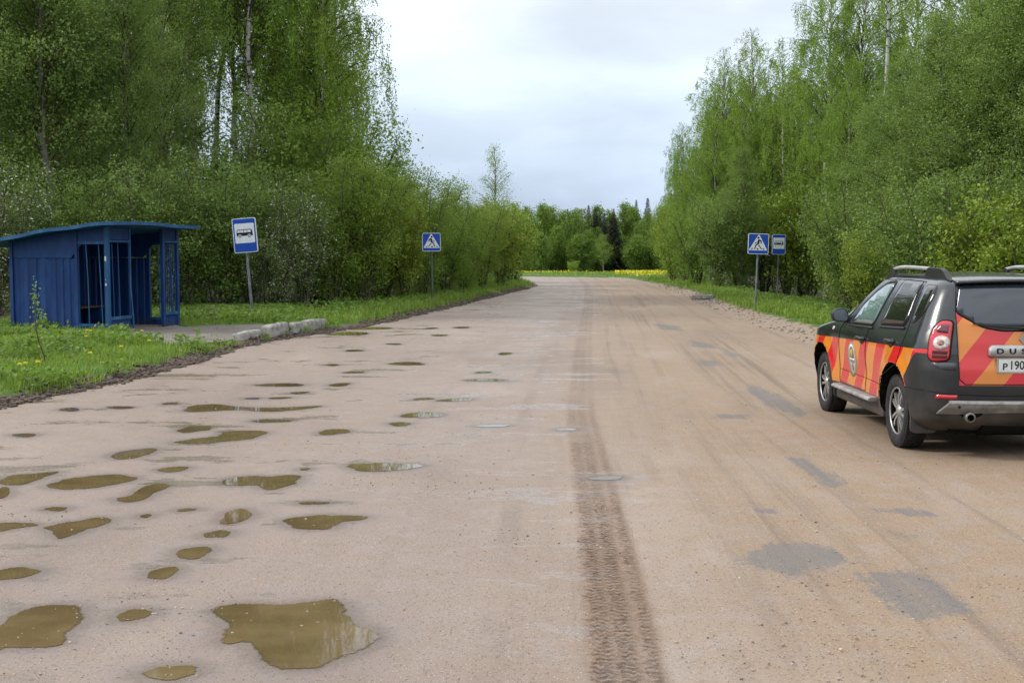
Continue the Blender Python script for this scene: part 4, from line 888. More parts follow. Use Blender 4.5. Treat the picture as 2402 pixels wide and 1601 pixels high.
# ================================================================ bus shelter
def mat_paint(name, c1, c2, rough=0.55, spec=0.4, chips=None):
    m, nt, b = new_mat(name); co = objco(nt); n = noise(nt, mapping(nt, co, (2.2, 2.2, 1.0)), 1.6, 6, 0.62); f = noise(nt, co, 22, 5, 0.7)
    c = mixc(nt, smooth(nt, n, 0.42, 0.74), c1, c2)
    c = mixc(nt, mth(nt, 'MULTIPLY', smooth(nt, f, 0.60, 0.74), 0.45), c, c2)
    sz = nd(nt, 'ShaderNodeSeparateXYZ'); nt.links.new(co, sz.inputs[0])
    if name.startswith('faded'):
        run = noise(nt, mapping(nt, co, (9, 9, 0.8)), 1.0, 4, 0.6)
        c = mixc(nt, mth(nt, 'MULTIPLY', smooth(nt, run, 0.58, 0.8), 0.4), c, (0.022, 0.095, 0.19))
        c = mixc(nt, mth(nt, 'MULTIPLY', smooth(nt, mth(nt, 'ADD', sz.outputs[2], mth(nt, 'MULTIPLY', n, 0.5)), 0.55, 0.15), 0.5), c, (0.045, 0.045, 0.04))
        c = mixc(nt, smooth(nt, mth(nt, 'ADD', f, mth(nt, 'MULTIPLY', n, 0.25)), 0.84, 0.87), c, (0.09, 0.04, 0.02))
    if chips: c = mixc(nt, smooth(nt, mth(nt, 'ADD', n, mth(nt, 'MULTIPLY', f, 0.5)), 0.92, 0.96), c, chips)
    setin(nt, b, 'Base Color', c); setin(nt, b, 'Roughness', rough); setin(nt, b, 'Specular IOR Level', spec); bump(nt, b, n, 0.25, 0.01)
    return m
BLUE = mat_paint("faded_blue_paint", (0.0035, 0.031, 0.135), (0.008, 0.055, 0.19))
BLUE2 = mat_paint("sunbleached_blue_paint", (0.008, 0.062, 0.175), (0.030, 0.135, 0.27), 0.6, 0.4, (0.10, 0.055, 0.03))
WOOD = mat_paint("brown_bench_wood", (0.09, 0.062, 0.042), (0.17, 0.12, 0.085), 0.7)
CHIP = mat_paint("bare_white_primer", (0.6, 0.6, 0.56), (0.72, 0.72, 0.7))
sh = empty("bus_shelter", (SH_A[0], SH_A[1], 0.10), -radians(14.98), "blue metal bus shelter with barred openings and a sagging flat roof", 'bus shelter')
def roof_z(x, y): s = 0.5 - x; return 2.26 - 0.055 * s - 0.024 * s * s - 0.018 * max(0, y - 1.2) + 0.012 * sin(5 * s + 2 * y)
m = MB(); nx_, ny_ = 22, 16; xs_ = np.linspace(-2.85, 0.46, nx_); ys_ = np.linspace(-0.42, 3.12, ny_)
vt = [(x, y, roof_z(x, y) + 0.07) for y in ys_ for x in xs_]; vb = [(x, y, roof_z(x, y)) for y in ys_ for x in xs_]
ft = [(j * nx_ + i, j * nx_ + i + 1, (j + 1) * nx_ + i + 1, (j + 1) * nx_ + i) for j in range(ny_ - 1) for i in range(nx_ - 1)]
N = nx_ * ny_; per = [i for i in range(nx_)] + [j * nx_ + nx_ - 1 for j in range(1, ny_)] + [(ny_ - 1) * nx_ + i for i in range(nx_ - 2, -1, -1)] + [j * nx_ for j in range(ny_ - 2, 0, -1)]
m.add(vt + vb, ft + [tuple(N + k for k in reversed(f)) for f in ft] + [(per[k], N + per[k], N + per[(k + 1) % len(per)], per[(k + 1) % len(per)]) for k in range(len(per))], 0)
m.build("roof", BLUE2, sh)
def corrug(p, q, z0, z1, seed, th=0.02, amp=0.024):     # profiled sheet between two plan points, ribs upright
    rng = random.Random(seed); p, q = Vector((*p, 0)), Vector((*q, 0)); d = (q - p); L = d.length; d.normalize(); nrm = Vector((d.y, -d.x, 0))
    pts = [(0, 0)]; s = 0.0
    while s < L - 0.02:
        wv = rng.choice((0.15, 0.19, 0.24, 0.30)); pts += [(min(L, s + wv * .40), 0), (min(L, s + wv * .5), -amp), (min(L, s + wv * .9), -amp), (min(L, s + wv), 0)]; s += wv
    vs, fs = [], []
    for a, o in pts:
        for z in (z0, z1):
            for t in (0, -th): vs.append(p + d * a + nrm * (o + t) + Vector((0, 0, z(a) if callable(z) else z)))
    for k in range(len(pts) - 1):
        a, b = 4 * k, 4 * k + 4
        fs += [(a, b, b + 2, a + 2), (a + 1, a + 3, b + 3, b + 1), (a + 2, b + 2, b + 3, a + 3), (a, a + 1, b + 1, b)]
    fs += [(0, 2, 3, 1), (4 * len(pts) - 4, 4 * len(pts) - 3, 4 * len(pts) - 1, 4 * len(pts) - 2)]
    mm = MB(); mm.add(vs, fs, 0); return mm
D, LN = 2.3, 2.85
# near side wall (towards the camera): y = 0, and its mirror at the far side y = LN
for y, sgn in ((0.0, 1), (LN, -1)):
    pa, qa = ((-D + .05, y), (-0.74, y)) if sgn > 0 else ((-0.74, y), (-D + .05, y))
    corrug(pa, qa, -0.04, 1.56, 4 + sgn).build("wall_panel", BLUE, sh)
    u = MB(); o = 0.012 * sgn
    vs = []
    xsu = np.linspace(-D + 0.05, -0.02, 9)
    for x in xsu:
        for z in ((1.57 if x < -0.74 else 1.90), roof_z(x, y) - 0.004): vs += [(x, y - o, z), (x, y + 0.028 * sgn, z)]
    fs = []
    for k in range(8):
        a, b = 4 * k, 4 * k + 4; fs += [(a, b, b + 2, a + 2), (a + 1, a + 3, b + 3, b + 1), (a, a + 1, b + 1, b), (a + 2, b + 2, b + 3, a + 3)]
    fs += [(0, 2, 3, 1), (32, 33, 35, 34)]
    u.add(vs, fs); u.build("upper_panel", BLUE, sh)
    corrug(((-0.70, y) if sgn > 0 else (-0.04, y)), ((-0.04, y) if sgn > 0 else (-0.70, y)), -0.04, 0.13, 9, 0.015, 0.012).build("low_panel", BLUE, sh)
    w_ = MB(); w_.box((-0.70, y - .03, 0.13), (-0.035, y + .03, 0.19)); w_.box((-0.70, y - .028, 1.86), (-0.035, y + .028, 1.915)); w_.build("window_frame", BLUE2, sh)
    for i, x in enumerate((-0.50, -0.20)):
        bb = MB(); bb.tube([(x, y, 1.88), (x + .03, y + .01, 1.1), (x + .05 + .02 * i, y, 0.17)], 0.013, 6); bb.build("bar", BLUE2, sh)
    for x, wdt in ((-D, .075), (-0.72, .06)):
        p = MB(); p.box((x - wdt / 2, y - .04, -0.06), (x + wdt / 2, y + .04, roof_z(x, y) - .008)); p.build("post", BLUE, sh)
# front: posts, barred bays, header
P1, P2 = 0.93, 2.22
for y, wdt, mt in ((0.0, .085, BLUE2), (P2, .075, BLUE), (LN, .07, BLUE)):
    p = MB(); p.box((-wdt / 2, y - .045, -0.06), (wdt / 2, y + .045, roof_z(0, y) - .008)); p.build("post", mt, sh, 0.004)
p = MB(); p.tube([(0, P1 - .06, roof_z(0, P1) - .005), (0.003, P1 - .06, 1.6), (-.003, P1 - .06, 0.95), (0.012, P1 - .0, 0.30), (0.012, P1 + .015, -.05)], 0.024, 6); tag(p.build("post", BLUE2, sh), "bent thin steel post beside the doorway")
for y0, y1, nb in ((0.05, P1 - .08, 3), (P2 + .05, LN - .05, 6)):
    corrug((0, y0), (0, y1), -0.04, 0.27, 12, 0.015, 0.012).build("low_panel", BLUE, sh)
    r = MB(); r.box((-.03, y0, 0.27), (.032, y1, 0.335)); r.box((-.03, y0, 1.90), (.032, y1, 1.945)); r.build("rail", BLUE2, sh)
    for k in range(nb):
        y = y0 + (y1 - y0) * ((0.16, 0.44, 0.95)[k] if nb == 3 else (k + 0.7) / (nb + 0.4))
        bb = MB(); bb.tube([(0, y, 1.90), (0.008, y + .02, 1.0), (0, y + .05 * (nb == 3), 0.3)], 0.011, 6); bb.build("bar", BLUE, sh)
hd = MB(); hd.box((-.022, .05, 1.955), (.0, P1 - .09, roof_z(0, .5) - .02)); hd.build("header_panel", BLUE, sh)
hd = MB(); hd.box((-.022, P2 + .045, 1.95), (.0, LN - .04, roof_z(0, LN) - .01)); hd.build("header_panel", BLUE, sh)
corrug((-D, LN - .04), (-D, .04), -0.04, lambda a: roof_z(-D, 1.4) - 0.01, 21).build("back_wall", BLUE, sh)
b_ = MB(); b_.box((-2.2, .12, .42), (-1.98, 2.7, .46)); b_.box((-1.96, .12, .42), (-1.76, 2.7, .46)); bo = b_.build("bench", WOOD, sh)
for y in (.3, 1.4, 2.5):
    l = MB(); l.box((-2.15, y - .03, -.05), (-1.8, y + .03, .418)); l.build("leg", BLUE, bo)
for z, w_, h_ in ((1.56, .04, .10), (1.02, .035, .055), (1.12, .012, .02)):
    c = MB(); c.prism(rrect(w_, h_, min(w_, h_) * .4, 3), 0, 0.003, 0, Matrix.Translation((-0.012, -0.0455, z)) @ Matrix.Rotation(pi / 2, 4, 'X')); c.build("bare_patch", CHIP, sh)

# ================================================================ road signs
def mat_plain(name, c, rough=0.4, spec=0.5, metal=0.0, coat=0.0, var=0.12, vs=9.0):
    m, nt, b = new_mat(name); n = noise(nt, objco(nt), vs, 5, 0.6)
    setin(nt, b, 'Base Color', mixc(nt, smooth(nt, n, 0.35, 0.7), tuple(v * (1 - var) for v in c), tuple(min(1, v * (1 + var)) for v in c)))
    setin(nt, b, 'Roughness', rough); setin(nt, b, 'Specular IOR Level', spec); setin(nt, b, 'Metallic', metal); setin(nt, b, 'Coat Weight', coat); setin(nt, b, 'Coat Roughness', 0.05)
    return m
SIGN_BLUE = mat_plain("sign_blue", (0.00528, 0.05808, 0.352), 0.45, 0.3); SIGN_WHITE = mat_plain("sign_white", (0.62, 0.65, 0.69), 0.45, 0.3, var=0.05); SIGN_BLACK = mat_plain("sign_black", (0.00704, 0.00704, 0.01408), 0.5, 0.3)
GALV = mat_plain("galvanised_steel", (0.1496, 0.1672, 0.1848), 0.5, 0.5, 0.3, var=0.4, vs=4); GALV_D = mat_plain("dull_steel", (0.088, 0.0924, 0.0968), 0.55, 0.5, 0.2, var=0.3, vs=4)
SF = Matrix.Rotation(pi / 2, 4, 'X')             # drawing plane (x, z), front towards -y
def layer(mb, poly, k, mi): mb.prism(poly, 0.0015 * k, 0.0015 * (k + 1) + 0.0004, mi, SF)
def bus_art(mb, fl=1):
    sc = 0.6 / 800.0
    q = lambda pts: [((x - 540) * sc * fl, (750 - y) * sc) for x, y in pts]
    layer(mb, rrect(.50, .50, .03, 4, 0, .055), 2, 1)
    layer(mb, q([(268, 770), (262, 650), (285, 575), (310, 545), (760, 545), (795, 575), (812, 650), (812, 770), (745, 770), (745, 765), (300, 770)]), 3, 2)
    for w4 in ([(290, 652), (305, 590), (320, 570), (378, 570), (378, 652)], [(396, 652), (396, 570), (495, 570), (495, 652)], [(514, 652), (514, 570), (615, 570), (615, 652)], [(634, 652), (634, 570), (735, 570), (755, 590), (755, 652)]):
        layer(mb, q(w4), 4, 1)
    for cx in (372, 690):
        for r, k, mi in ((62, 4, 1), (46, 5, 2), (25, 6, 1)): layer(mb, q(circ(cx, 775, r, 20)), k, mi)
def cross_art(mb, fl=1):
    sc = 0.6 / 905.0
    q = lambda pts: [((x - 712 - (y - 780) * -0.035) * sc * fl, (785 - y + (x - 712) * 0.045) * sc) for x, y in pts]
    layer(mb, q([(735, 385), (765, 405), (1085, 1050), (1075, 1085), (315, 1060), (305, 1025), (705, 400)]), 2, 1)
    layer(mb, q(circ(710, 520, 47, 20)), 3, 2)
    for k, p in enumerate(([(685, 620), (720, 590), (760, 585), (850, 650), (862, 775), (815, 778), (805, 690), (765, 665), (755, 770), (715, 805), (625, 860), (570, 1015), (525, 1012), (580, 830), (660, 770)],
              [(635, 690), (655, 725), (575, 780), (552, 750)], [(705, 840), (740, 820), (870, 1010), (835, 1030)], [(370, 1035), (430, 965), (480, 960), (440, 1030)], [(640, 1040), (655, 975), (705, 975), (722, 1042)], [(890, 985), (935, 985), (995, 1052), (935, 1055)])):
        layer(mb, q(p), 3, 2)
def sign(px, py_base, d, art, w_, h_, ztop, rz, tilt, label, cat, pole_mat, fl=1, deep=0.02, off=0.0, x=None):
    X = DX(px, d); zb = float(ground_h(X, d))
    r = empty("bus_stop_sign" if art is bus_art else "crossing_sign", (X, d, zb - 0.03), rz, label, 'road sign', 'blue road signs'); r.rotation_euler = (0, tilt, rz)
    L = ztop - zb
    pm_ = MB(); pm_.tube([(0, 0, 0), (0, 0, L - 0.04)], 0.035 if deep > .03 else 0.032, 12); po = pm_.build("pole", pole_mat, r)
    pl = MB(); Mp = Matrix.Translation((off, -0.036, L - h_ / 2))
    pl.prism(rrect(w_, h_, .045, 5), -deep, 0.0, 0, Mp @ SF)
    plo = pl.build("sign_plate", SIGN_WHITE, r)
    fc = MB(); fc.prism(rrect(w_ - .035, h_ - .035, .035, 5), 0.0, 0.0018, 0, SF); art(fc, fl)
    f = fc.build("pictogram", [SIGN_BLUE, SIGN_WHITE, SIGN_BLACK], plo); f.location = (off, -0.0365, L - h_ / 2)
    cl = MB(); cl.box((-.05, -.034, L - .2), (.05, .045, L - .17)); cl.box((-.05, -.034, L - h_ + .15), (.05, .045, L - h_ + .18)); cl.build("clamp", GALV_D, r)
    return r
def zt(py, d): return CAM_H + (HORIZON - py * 1.02126) / FPX * d
sign(580, 735, 33.0, bus_art, .60, .88, zt(498, 33.0), radians(2), radians(-4.5), "bus stop sign on a leaning weathered pole beside the blue shelter", 'road sign', GALV, 1, 0.06)
sign(993, 700, 42.3, cross_art, .60, .60, zt(533, 42.3), radians(4), radians(-0.6), "pedestrian crossing sign standing before the left roadside bushes", 'road sign', GALV_D, -1, 0.03)
sign(1735, 708, 37.6, cross_art, .60, .60, zt(534, 37.6), radians(-2), radians(1.8), "pedestrian crossing sign on the right verge, nearer of the two signs there", 'road sign', GALV, 1, 0.03)
sign(1785, 690, 58.0, bus_art, .60, .90, zt(537, 58.0), radians(-2), radians(0.8), "small bus stop sign behind the right crossing sign at the wood edge", 'road sign', GALV_D, 1, 0.03)
# ================================================================ striped off-road car
P0, P1_ = G(2095.5, 1046), G(1930, 963.5)
CX_, CY_ = (P0[0] + P1_[0]) / 2, (P0[1] + P1_[1]) / 2
CAR_RZ = atan2(P0[0] - P1_[0], P1_[1] - P0[1])
car = empty("parked_car", (CX_ + 0.895, CY_, -0.003), CAR_RZ, "dark grey off-road car with red and orange diagonal stripes parked on the road", 'car')
WB = 2.673 / 2; RT = 0.343; AR = 0.452
# ---- paints
def side_stripes(nt, co):
    s = nd(nt, 'ShaderNodeSeparateXYZ'); nt.links.new(co, s.inputs[0]); X, Y, Z = s.outputs
    u = mth(nt, 'SUBTRACT', Y, mth(nt, 'MULTIPLY', mth(nt, 'SUBTRACT', 0.92, Z), 0.60))
    t = mth(nt, 'FRACT', mth(nt, 'ADD', mth(nt, 'DIVIDE', mth(nt, 'SUBTRACT', u, 0.22), 0.54), 20.25))
    red = smooth(nt, t, 0.503, 0.497)
    zt_ = mth(nt, 'MULTIPLY_ADD', Y, -0.030, 0.912)
    on = mth(nt, 'MULTIPLY', smooth(nt, mth(nt, 'SUBTRACT', Z, zt_), 0.002, -0.002), smooth(nt, Z, 0.405, 0.409))
    on = mth(nt, 'MULTIPLY', on, mth(nt, 'MULTIPLY', smooth(nt, Y, 1.80, 1.79), smooth(nt, Y, -2.0, -1.99)))
    return red, on, Z
RED, ORANGE, BLACKP = (0.52, 0.010, 0.013), (0.58, 0.19, 0.018), (0.010, 0.012, 0.015)
def grime(nt, b, c, Z, co):
    n = noise(nt, co, 4, 6, 0.65); f = noise(nt, co, 30, 4, 0.7)
    g = mth(nt, 'MULTIPLY', smooth(nt, Z, 0.70, 0.20), mth(nt, 'MULTIPLY_ADD', n, 0.9, -0.22))
    g = mth(nt, 'MAXIMUM', g, mth(nt, 'MULTIPLY', smooth(nt, f, 0.6, 0.8), 0.12))
    return mixc(nt, g, c, (0.16, 0.13, 0.105)), g
def mat_livery(tail=False):
    m, nt, b = new_mat("tailgate_livery" if tail else "side_livery"); co = objco(nt)
    red, on, Z = side_stripes(nt, co)
    if tail:
        s = nd(nt, 'ShaderNodeSeparateXYZ'); nt.links.new(co, s.inputs[0])
        u = mth(nt, 'SUBTRACT', s.outputs[0], mth(nt, 'MULTIPLY', Z, 0.83))
        t = mth(nt, 'FRACT', mth(nt, 'ADD', mth(nt, 'DIVIDE', mth(nt, 'ADD', u, 1.297), 0.536), 20.0))
        red = smooth(nt, t, 0.503, 0.497); on = smooth(nt, Z, 1.305, 1.30)
    n = noise(nt, co, 3.0, 4)
    pc = mixc(nt, smooth(nt, n, 0.3, 0.7), BLACKP, (0.020, 0.022, 0.025))
    c = mixc(nt, on, pc, mixc(nt, red, ORANGE, RED)); c, g = grime(nt, b, c, Z, co)
    setin(nt, b, 'Base Color', c); setin(nt, b, 'Roughness', mth(nt, 'MULTIPLY_ADD', g, 0.55, 0.22)); setin(nt, b, 'Specular IOR Level', 0.5)
    setin(nt, b, 'Metallic', 0.0); setin(nt, b, 'Coat Weight', mth(nt, 'MULTIPLY_ADD', g, -0.7, 0.45)); setin(nt, b, 'Coat Roughness', 0.03)
    return m
def mat_plastic():
    m, nt, b = new_mat("black_plastic"); co = objco(nt); s = nd(nt, 'ShaderNodeSeparateXYZ'); nt.links.new(co, s.inputs[0])
    n = noise(nt, co, 3.5, 6, 0.65)
    c = mixc(nt, smooth(nt, n, 0.4, 0.75), (0.007, 0.0075, 0.008), (0.020, 0.020, 0.020)); c, g = grime(nt, b, c, s.outputs[2], co)
    setin(nt, b, 'Base Color', c); setin(nt, b, 'Roughness', 0.48); setin(nt, b, 'Specular IOR Level', 0.45); bump(nt, b, noise(nt, co, 140, 2), 0.06, 0.003)
    return m
LIV, LIVT, PLAS = mat_livery(), mat_livery(True), mat_plastic()
def mat_glass(name, c, rough=0.02, coat=0.6):
    m, nt, b = new_mat(name); n = noise(nt, objco(nt), 6, 5)
    setin(nt, b, 'Base Color', mixc(nt, n, c, tuple(v * 1.5 for v in c))); setin(nt, b, 'Roughness', rough); setin(nt, b, 'IOR', 1.52); setin(nt, b, 'Coat Weight', coat); setin(nt, b, 'Coat Roughness', 0.0)
    return m
TINT = mat_glass("tinted_glass", (0.008, 0.009, 0.008), 0.02, 0.0); VIEWG = mat_glass("painted_view_glass", (0.075, 0.12, 0.115)); REARG = mat_glass("blue_black_rear_glass", (0.020, 0.027, 0.038), 0.06)  # front panes: opaque, pale green painted for daylight seen through the cabin
DARK = mat_plain("dark_void", (0.006, 0.006, 0.006), 0.9, 0.1); RUB = mat_plain("tyre_rubber", (0.020, 0.020, 0.021), 0.75, 0.3, var=0.4, vs=14); SEAL = mat_plain("seam_black", (0.006, 0.006, 0.007), 0.6, 0.2)
ALLOY = mat_plain("alloy_silver", (0.36, 0.35, 0.33), 0.36, 0.5, 0.6, var=0.12); SATIN = mat_plain("satin_silver", (0.38, 0.38, 0.37), 0.42, 0.5, 0.45, var=0.15, vs=6)
TAILR = mat_plain("tail_lamp_red", (0.48, 0.012, 0.022), 0.12, 0.5, coat=0.7); TAILD = mat_plain("tail_lamp_dark", (0.10, 0.012, 0.02), 0.15, 0.5, coat=0.6); TAILW = mat_plain("tail_lamp_clear", (0.55, 0.47, 0.43), 0.12, 0.5, coat=0.7, var=0.3, vs=30)
PLATE = mat_plain("plate_white", (0.62, 0.64, 0.62), 0.4, 0.4, var=0.06); EM_GREY = mat_plain("emblem_olive", (0.24, 0.22, 0.14), 0.4); EM_W = mat_plain("emblem_white", (0.62, 0.62, 0.60), 0.4); EM_V = mat_plain("emblem_mauve", (0.24, 0.16, 0.17), 0.4); EM_Y = mat_plain("emblem_yellow", (0.52, 0.38, 0.03), 0.4); EM_K = mat_plain("emblem_dark", (0.10, 0.08, 0.05), 0.4)
# ---- body: stacked plan outlines
Zk = [.235, .28, .34, .45, .62, .80, .90, .97, 1.03, 1.09, 1.20, 1.35, 1.47, 1.535, 1.575, 1.602, 1.618, 1.625]
Wk = [.77, .83, .868, .885, .895, .902, .902, .896, .878, .858, .815, .755, .700, .665, .620, .54, .40, .2]
Rk = [-1.90, -2.02, -2.10, -2.135, -2.145, -2.13, -2.10, -2.085, -2.075, -2.06, -2.035, -1.985, -1.94, -1.915, -1.87, -1.78, -1.6, -1.2]
Fk = [1.80, 1.98, 2.08, 2.13, 2.157, 2.14, 2.09, 2.00, 1.55, 1.04, .72, .44, .20, .08, -.10, -.32, -.5, -.6]
RRk = [.25, .28, .30, .32, .33, .33, .32, .31, .30, .29, .27, .25, .23, .22, .22, .2, .15, .08]
RFk = [.3, .4, .5, .55, .55, .5, .5, .5, .42, .34, .32, .3, .28, .26, .25, .22, .15, .08]
zs = np.concatenate([np.arange(.235, 1.53, .018), np.linspace(1.535, 1.625, 11)])
def kk_(v):
    zf = np.arange(.20, 1.66, .006); y = np.interp(zf, Zk, v); w7 = np.ones(7) / 7
    y2 = np.convolve(np.pad(y, 3, 'edge'), w7, 'valid'); y2 = np.convolve(np.pad(y2, 3, 'edge'), w7, 'valid')
    mixf = np.clip((zf - 1.50) / .08, 0, 1); return np.interp(zs, zf, y2 * (1 - mixf) + y * mixf)
Wz, Rz, Fz, RRz, RFz = (kk_(v) for v in (Wk, Rk, Fk, RRk, RFk))
def outline(w_, yr, yf, rr, rf):
    pts = []
    for k in range(15): pts.append((-(w_ - rr) * k / 15, yr - 0.035 * (1 - (k / 15) ** 2) * (w_ > .3)))     # bowed rear
    for k in range(13): a = pi / 2 * k / 12; pts.append((-(w_ - rr) - rr * sin(a), yr + rr - rr * cos(a)))
    y0, y1 = yr + rr, yf - rf
    for k in range(1, 111): pts.append((-w_, y0 + (y1 - y0) * k / 111))
    for k in range(11): a = pi / 2 * k / 10; pts.append((-(w_ - rf) - rf * cos(a), yf - rf + rf * sin(a)))
    for k in range(1, 9): pts.append((-(w_ - rf) * (1 - k / 9), yf + 0.05 * (1 - (1 - k / 9) ** 2) * (w_ > .3)))
    pts.append((0, yf + 0.05 * (w_ > .3)))
    return pts + [(-x, y) for x, y in pts[-2:0:-1]]
rings = [outline(Wz[i], Rz[i], Fz[i], RRz[i], RFz[i]) for i in range(len(zs))]
NP = len(rings[0]); BV = []
for i, r in enumerate(rings):
    z = zs[i]
    for x, y in r:
        if abs(x) > 0.55 and z < 1.15:
            for yc in (-WB, WB):
                rd = math.hypot(y - yc, z - RT)
                f = 0.030 * math.exp(-((max(rd, .45) - .45) / .10) ** 2) * (1 if z < .98 else max(0, 1 - (z - .98) / .1))
                x += math.copysign(f, x)
            if z < 1.0: x -= math.copysign(0.018 * math.exp(-((z - .60) / .13) ** 2) * math.exp(-(y / .75) ** 4), x)      # doors drawn in
        crown_ = 0.022 * (1 - (x / .6) ** 2) * max(0, (z - 1.56) / .065) if z > 1.56 else 0
        BV.append((x, y, z + crown_ * 0.4))
BF = []
for i in range(len(zs) - 1):
    for k in range(NP): BF.append((i * NP + k, i * NP + (k + 1) % NP, (i + 1) * NP + (k + 1) % NP, (i + 1) * NP + k))
BF += [tuple(reversed(range(NP))), tuple(range((len(zs) - 1) * NP, len(zs) * NP))]
me = bpy.data.meshes.new("body_solid"); me.from_pydata(BV, [], BF)
bm = bmesh.new(); bm.from_mesh(me); bmesh.ops.recalc_face_normals(bm, faces=bm.faces); bm.to_mesh(me); bm.free()
solid = bpy.data.objects.new("body_solid", me); COL.objects.link(solid)
bvh0 = BVHTree.FromPolygons([Vector(v) for v in BV], BF)
cut = MB()
for yc in (-WB, WB):
    for sg in (-1, 1): cut.lathe([(0.0001, .52 * sg), (AR, .52 * sg), (AR, 1.2 * sg), (0.0001, 1.2 * sg)], 64, 0, Matrix.Translation((0, yc, RT + .005)), False)
cuto = cut.build("cutter", DARK)
md = solid.modifiers.new("b", 'BOOLEAN'); md.operation = 'DIFFERENCE'; md.object = cuto; md.solver = 'EXACT'
bpy.context.view_layer.update()
bme = bpy.data.meshes.new_from_object(solid.evaluated_get(bpy.context.evaluated_depsgraph_get()))
bpy.data.objects.remove(solid); bpy.data.objects.remove(cuto)
bm = bmesh.new(); bm.from_mesh(bme)
bmesh.ops.remove_doubles(bm, verts=bm.verts, dist=1e-5)
def bis(co, no): bmesh.ops.bisect_plane(bm, geom=list(bm.verts) + list(bm.edges) + list(bm.faces), plane_co=co, plane_no=no)
DOOR_F = [(.66, .415), (.66, 1.0), (.40, 1.20), (.06, 1.45), (-.10, 1.545), (-.62, 1.56), (-.36, 1.02), (-.30, .415)]
DOOR_R = [(-.30, .415), (-.36, 1.02), (-.62, 1.56), (-1.40, 1.555), (-1.52, 1.10), (-1.45, .80), (-.93, .62), (-.86, .415)]
BUMP = [(-1.70, .0), (-1.72, .62), (-1.66, .70), (-1.72, .80), (-1.86, .93), (-2.6, .935), (-2.6, 0)]
for poly in (DOOR_F, DOOR_R, BUMP[1:5]):
    for i in range(len(poly) - (poly is not DOOR_F and poly is not DOOR_R)):
        a, c = poly[i], poly[(i + 1) % len(poly)]; d = Vector((0, c[0] - a[0], c[1] - a[1]))
        if d.length > 1e-4: bis((0, a[0], a[1]), Vector((0, -d.z, d.y)))
TGX, TGZ = .582, .665
for x in (-TGX, TGX): bis((x, 0, 0), (1, 0, 0))
bis((0, 0, TGZ), (0, 0, 1)); bis((0, 0, .935), (0, 0, 1))
def region(f):
    c = f.calc_center_median(); ax = abs(c.x)
    for yc in (-WB, WB):
        rr = math.hypot(c.y - yc, c.z - RT - .005)
        if ax > .515 and rr < AR + .004 and (abs(rr - AR) < .006 or ax < .53): return 'liner%d%d' % (c.x > 0, c.y > 0)
    if c.y < -1.7 and ax < TGX and c.z > TGZ and c.z < 1.56 and f.normal.y < -.2: return 'tailgate'
    if in_poly(np.array([c.y]), np.array([c.z]), BUMP)[0]: return 'rear_bumper'
    if ax > .5:
        if in_poly(np.array([c.y]), np.array([c.z]), DOOR_F)[0]: return 'front_door' + ('L' if c.x < 0 else 'R')
        if in_poly(np.array([c.y]), np.array([c.z]), DOOR_R)[0]: return 'rear_door' + ('L' if c.x < 0 else 'R')
    return 'body'
reg = {}
for f in bm.faces: reg.setdefault(region(f), []).append(f.index)
bm.faces.ensure_lookup_table(); bm.verts.index_update()
CARP = {}
def sub(key, name, mat, parent):
    vs, mp, fs = [], {}, []
    for fi in reg.get(key, []):
        ids = []
        for v in bm.faces[fi].verts:
            if v.index not in mp: mp[v.index] = len(vs); vs.append(tuple(v.co))
            ids.append(mp[v.index])
        fs.append(ids)
    me = bpy.data.meshes.new(name); me.from_pydata(vs, [], fs); me.materials.append(mat)
    me.polygons.foreach_set('use_smooth', [True] * len(fs))
    ns = [bm.verts[i].normal.copy() for i in mp]     # keep one shading across panel gaps
    me.update()
    if not key.startswith('liner'):
        try: me.normals_split_custom_set_from_vertices([tuple(n) for n in ns])
        except Exception: pass
    o = link(bpy.data.objects.new(name, me), parent); CARP[key] = o; return o
bm.faces.ensure_lookup_table(); bm.verts.ensure_lookup_table(); bm.normal_update()
# normals from the outer skin only
skin = {f.index for k, l in reg.items() if not k.startswith('liner') for f in (bm.faces[i] for i in l)}
for v in bm.verts:
    n = Vector()
    for f in v.link_faces:
        if f.index in skin and len(f.verts) < 40: n += f.normal * f.calc_area()
    if n.length > 0: v.normal = n.normalized()
body = sub('body', "body", LIV, car)
for k, nme, mt in (('liner00', "wheel_arch", DARK), ('liner01', "wheel_arch", DARK), ('liner10', "wheel_arch", DARK), ('liner11', "wheel_arch", DARK), ('tailgate', "tailgate", LIVT), ('rear_bumper', "rear_bumper", PLAS), ('front_doorL', "front_door", LIV), ('front_doorR', "front_door", LIV), ('rear_doorL', "rear_door", LIV), ('rear_doorR', "rear_door", LIV)):
    sub(k, nme, mt, car)
bm.free()
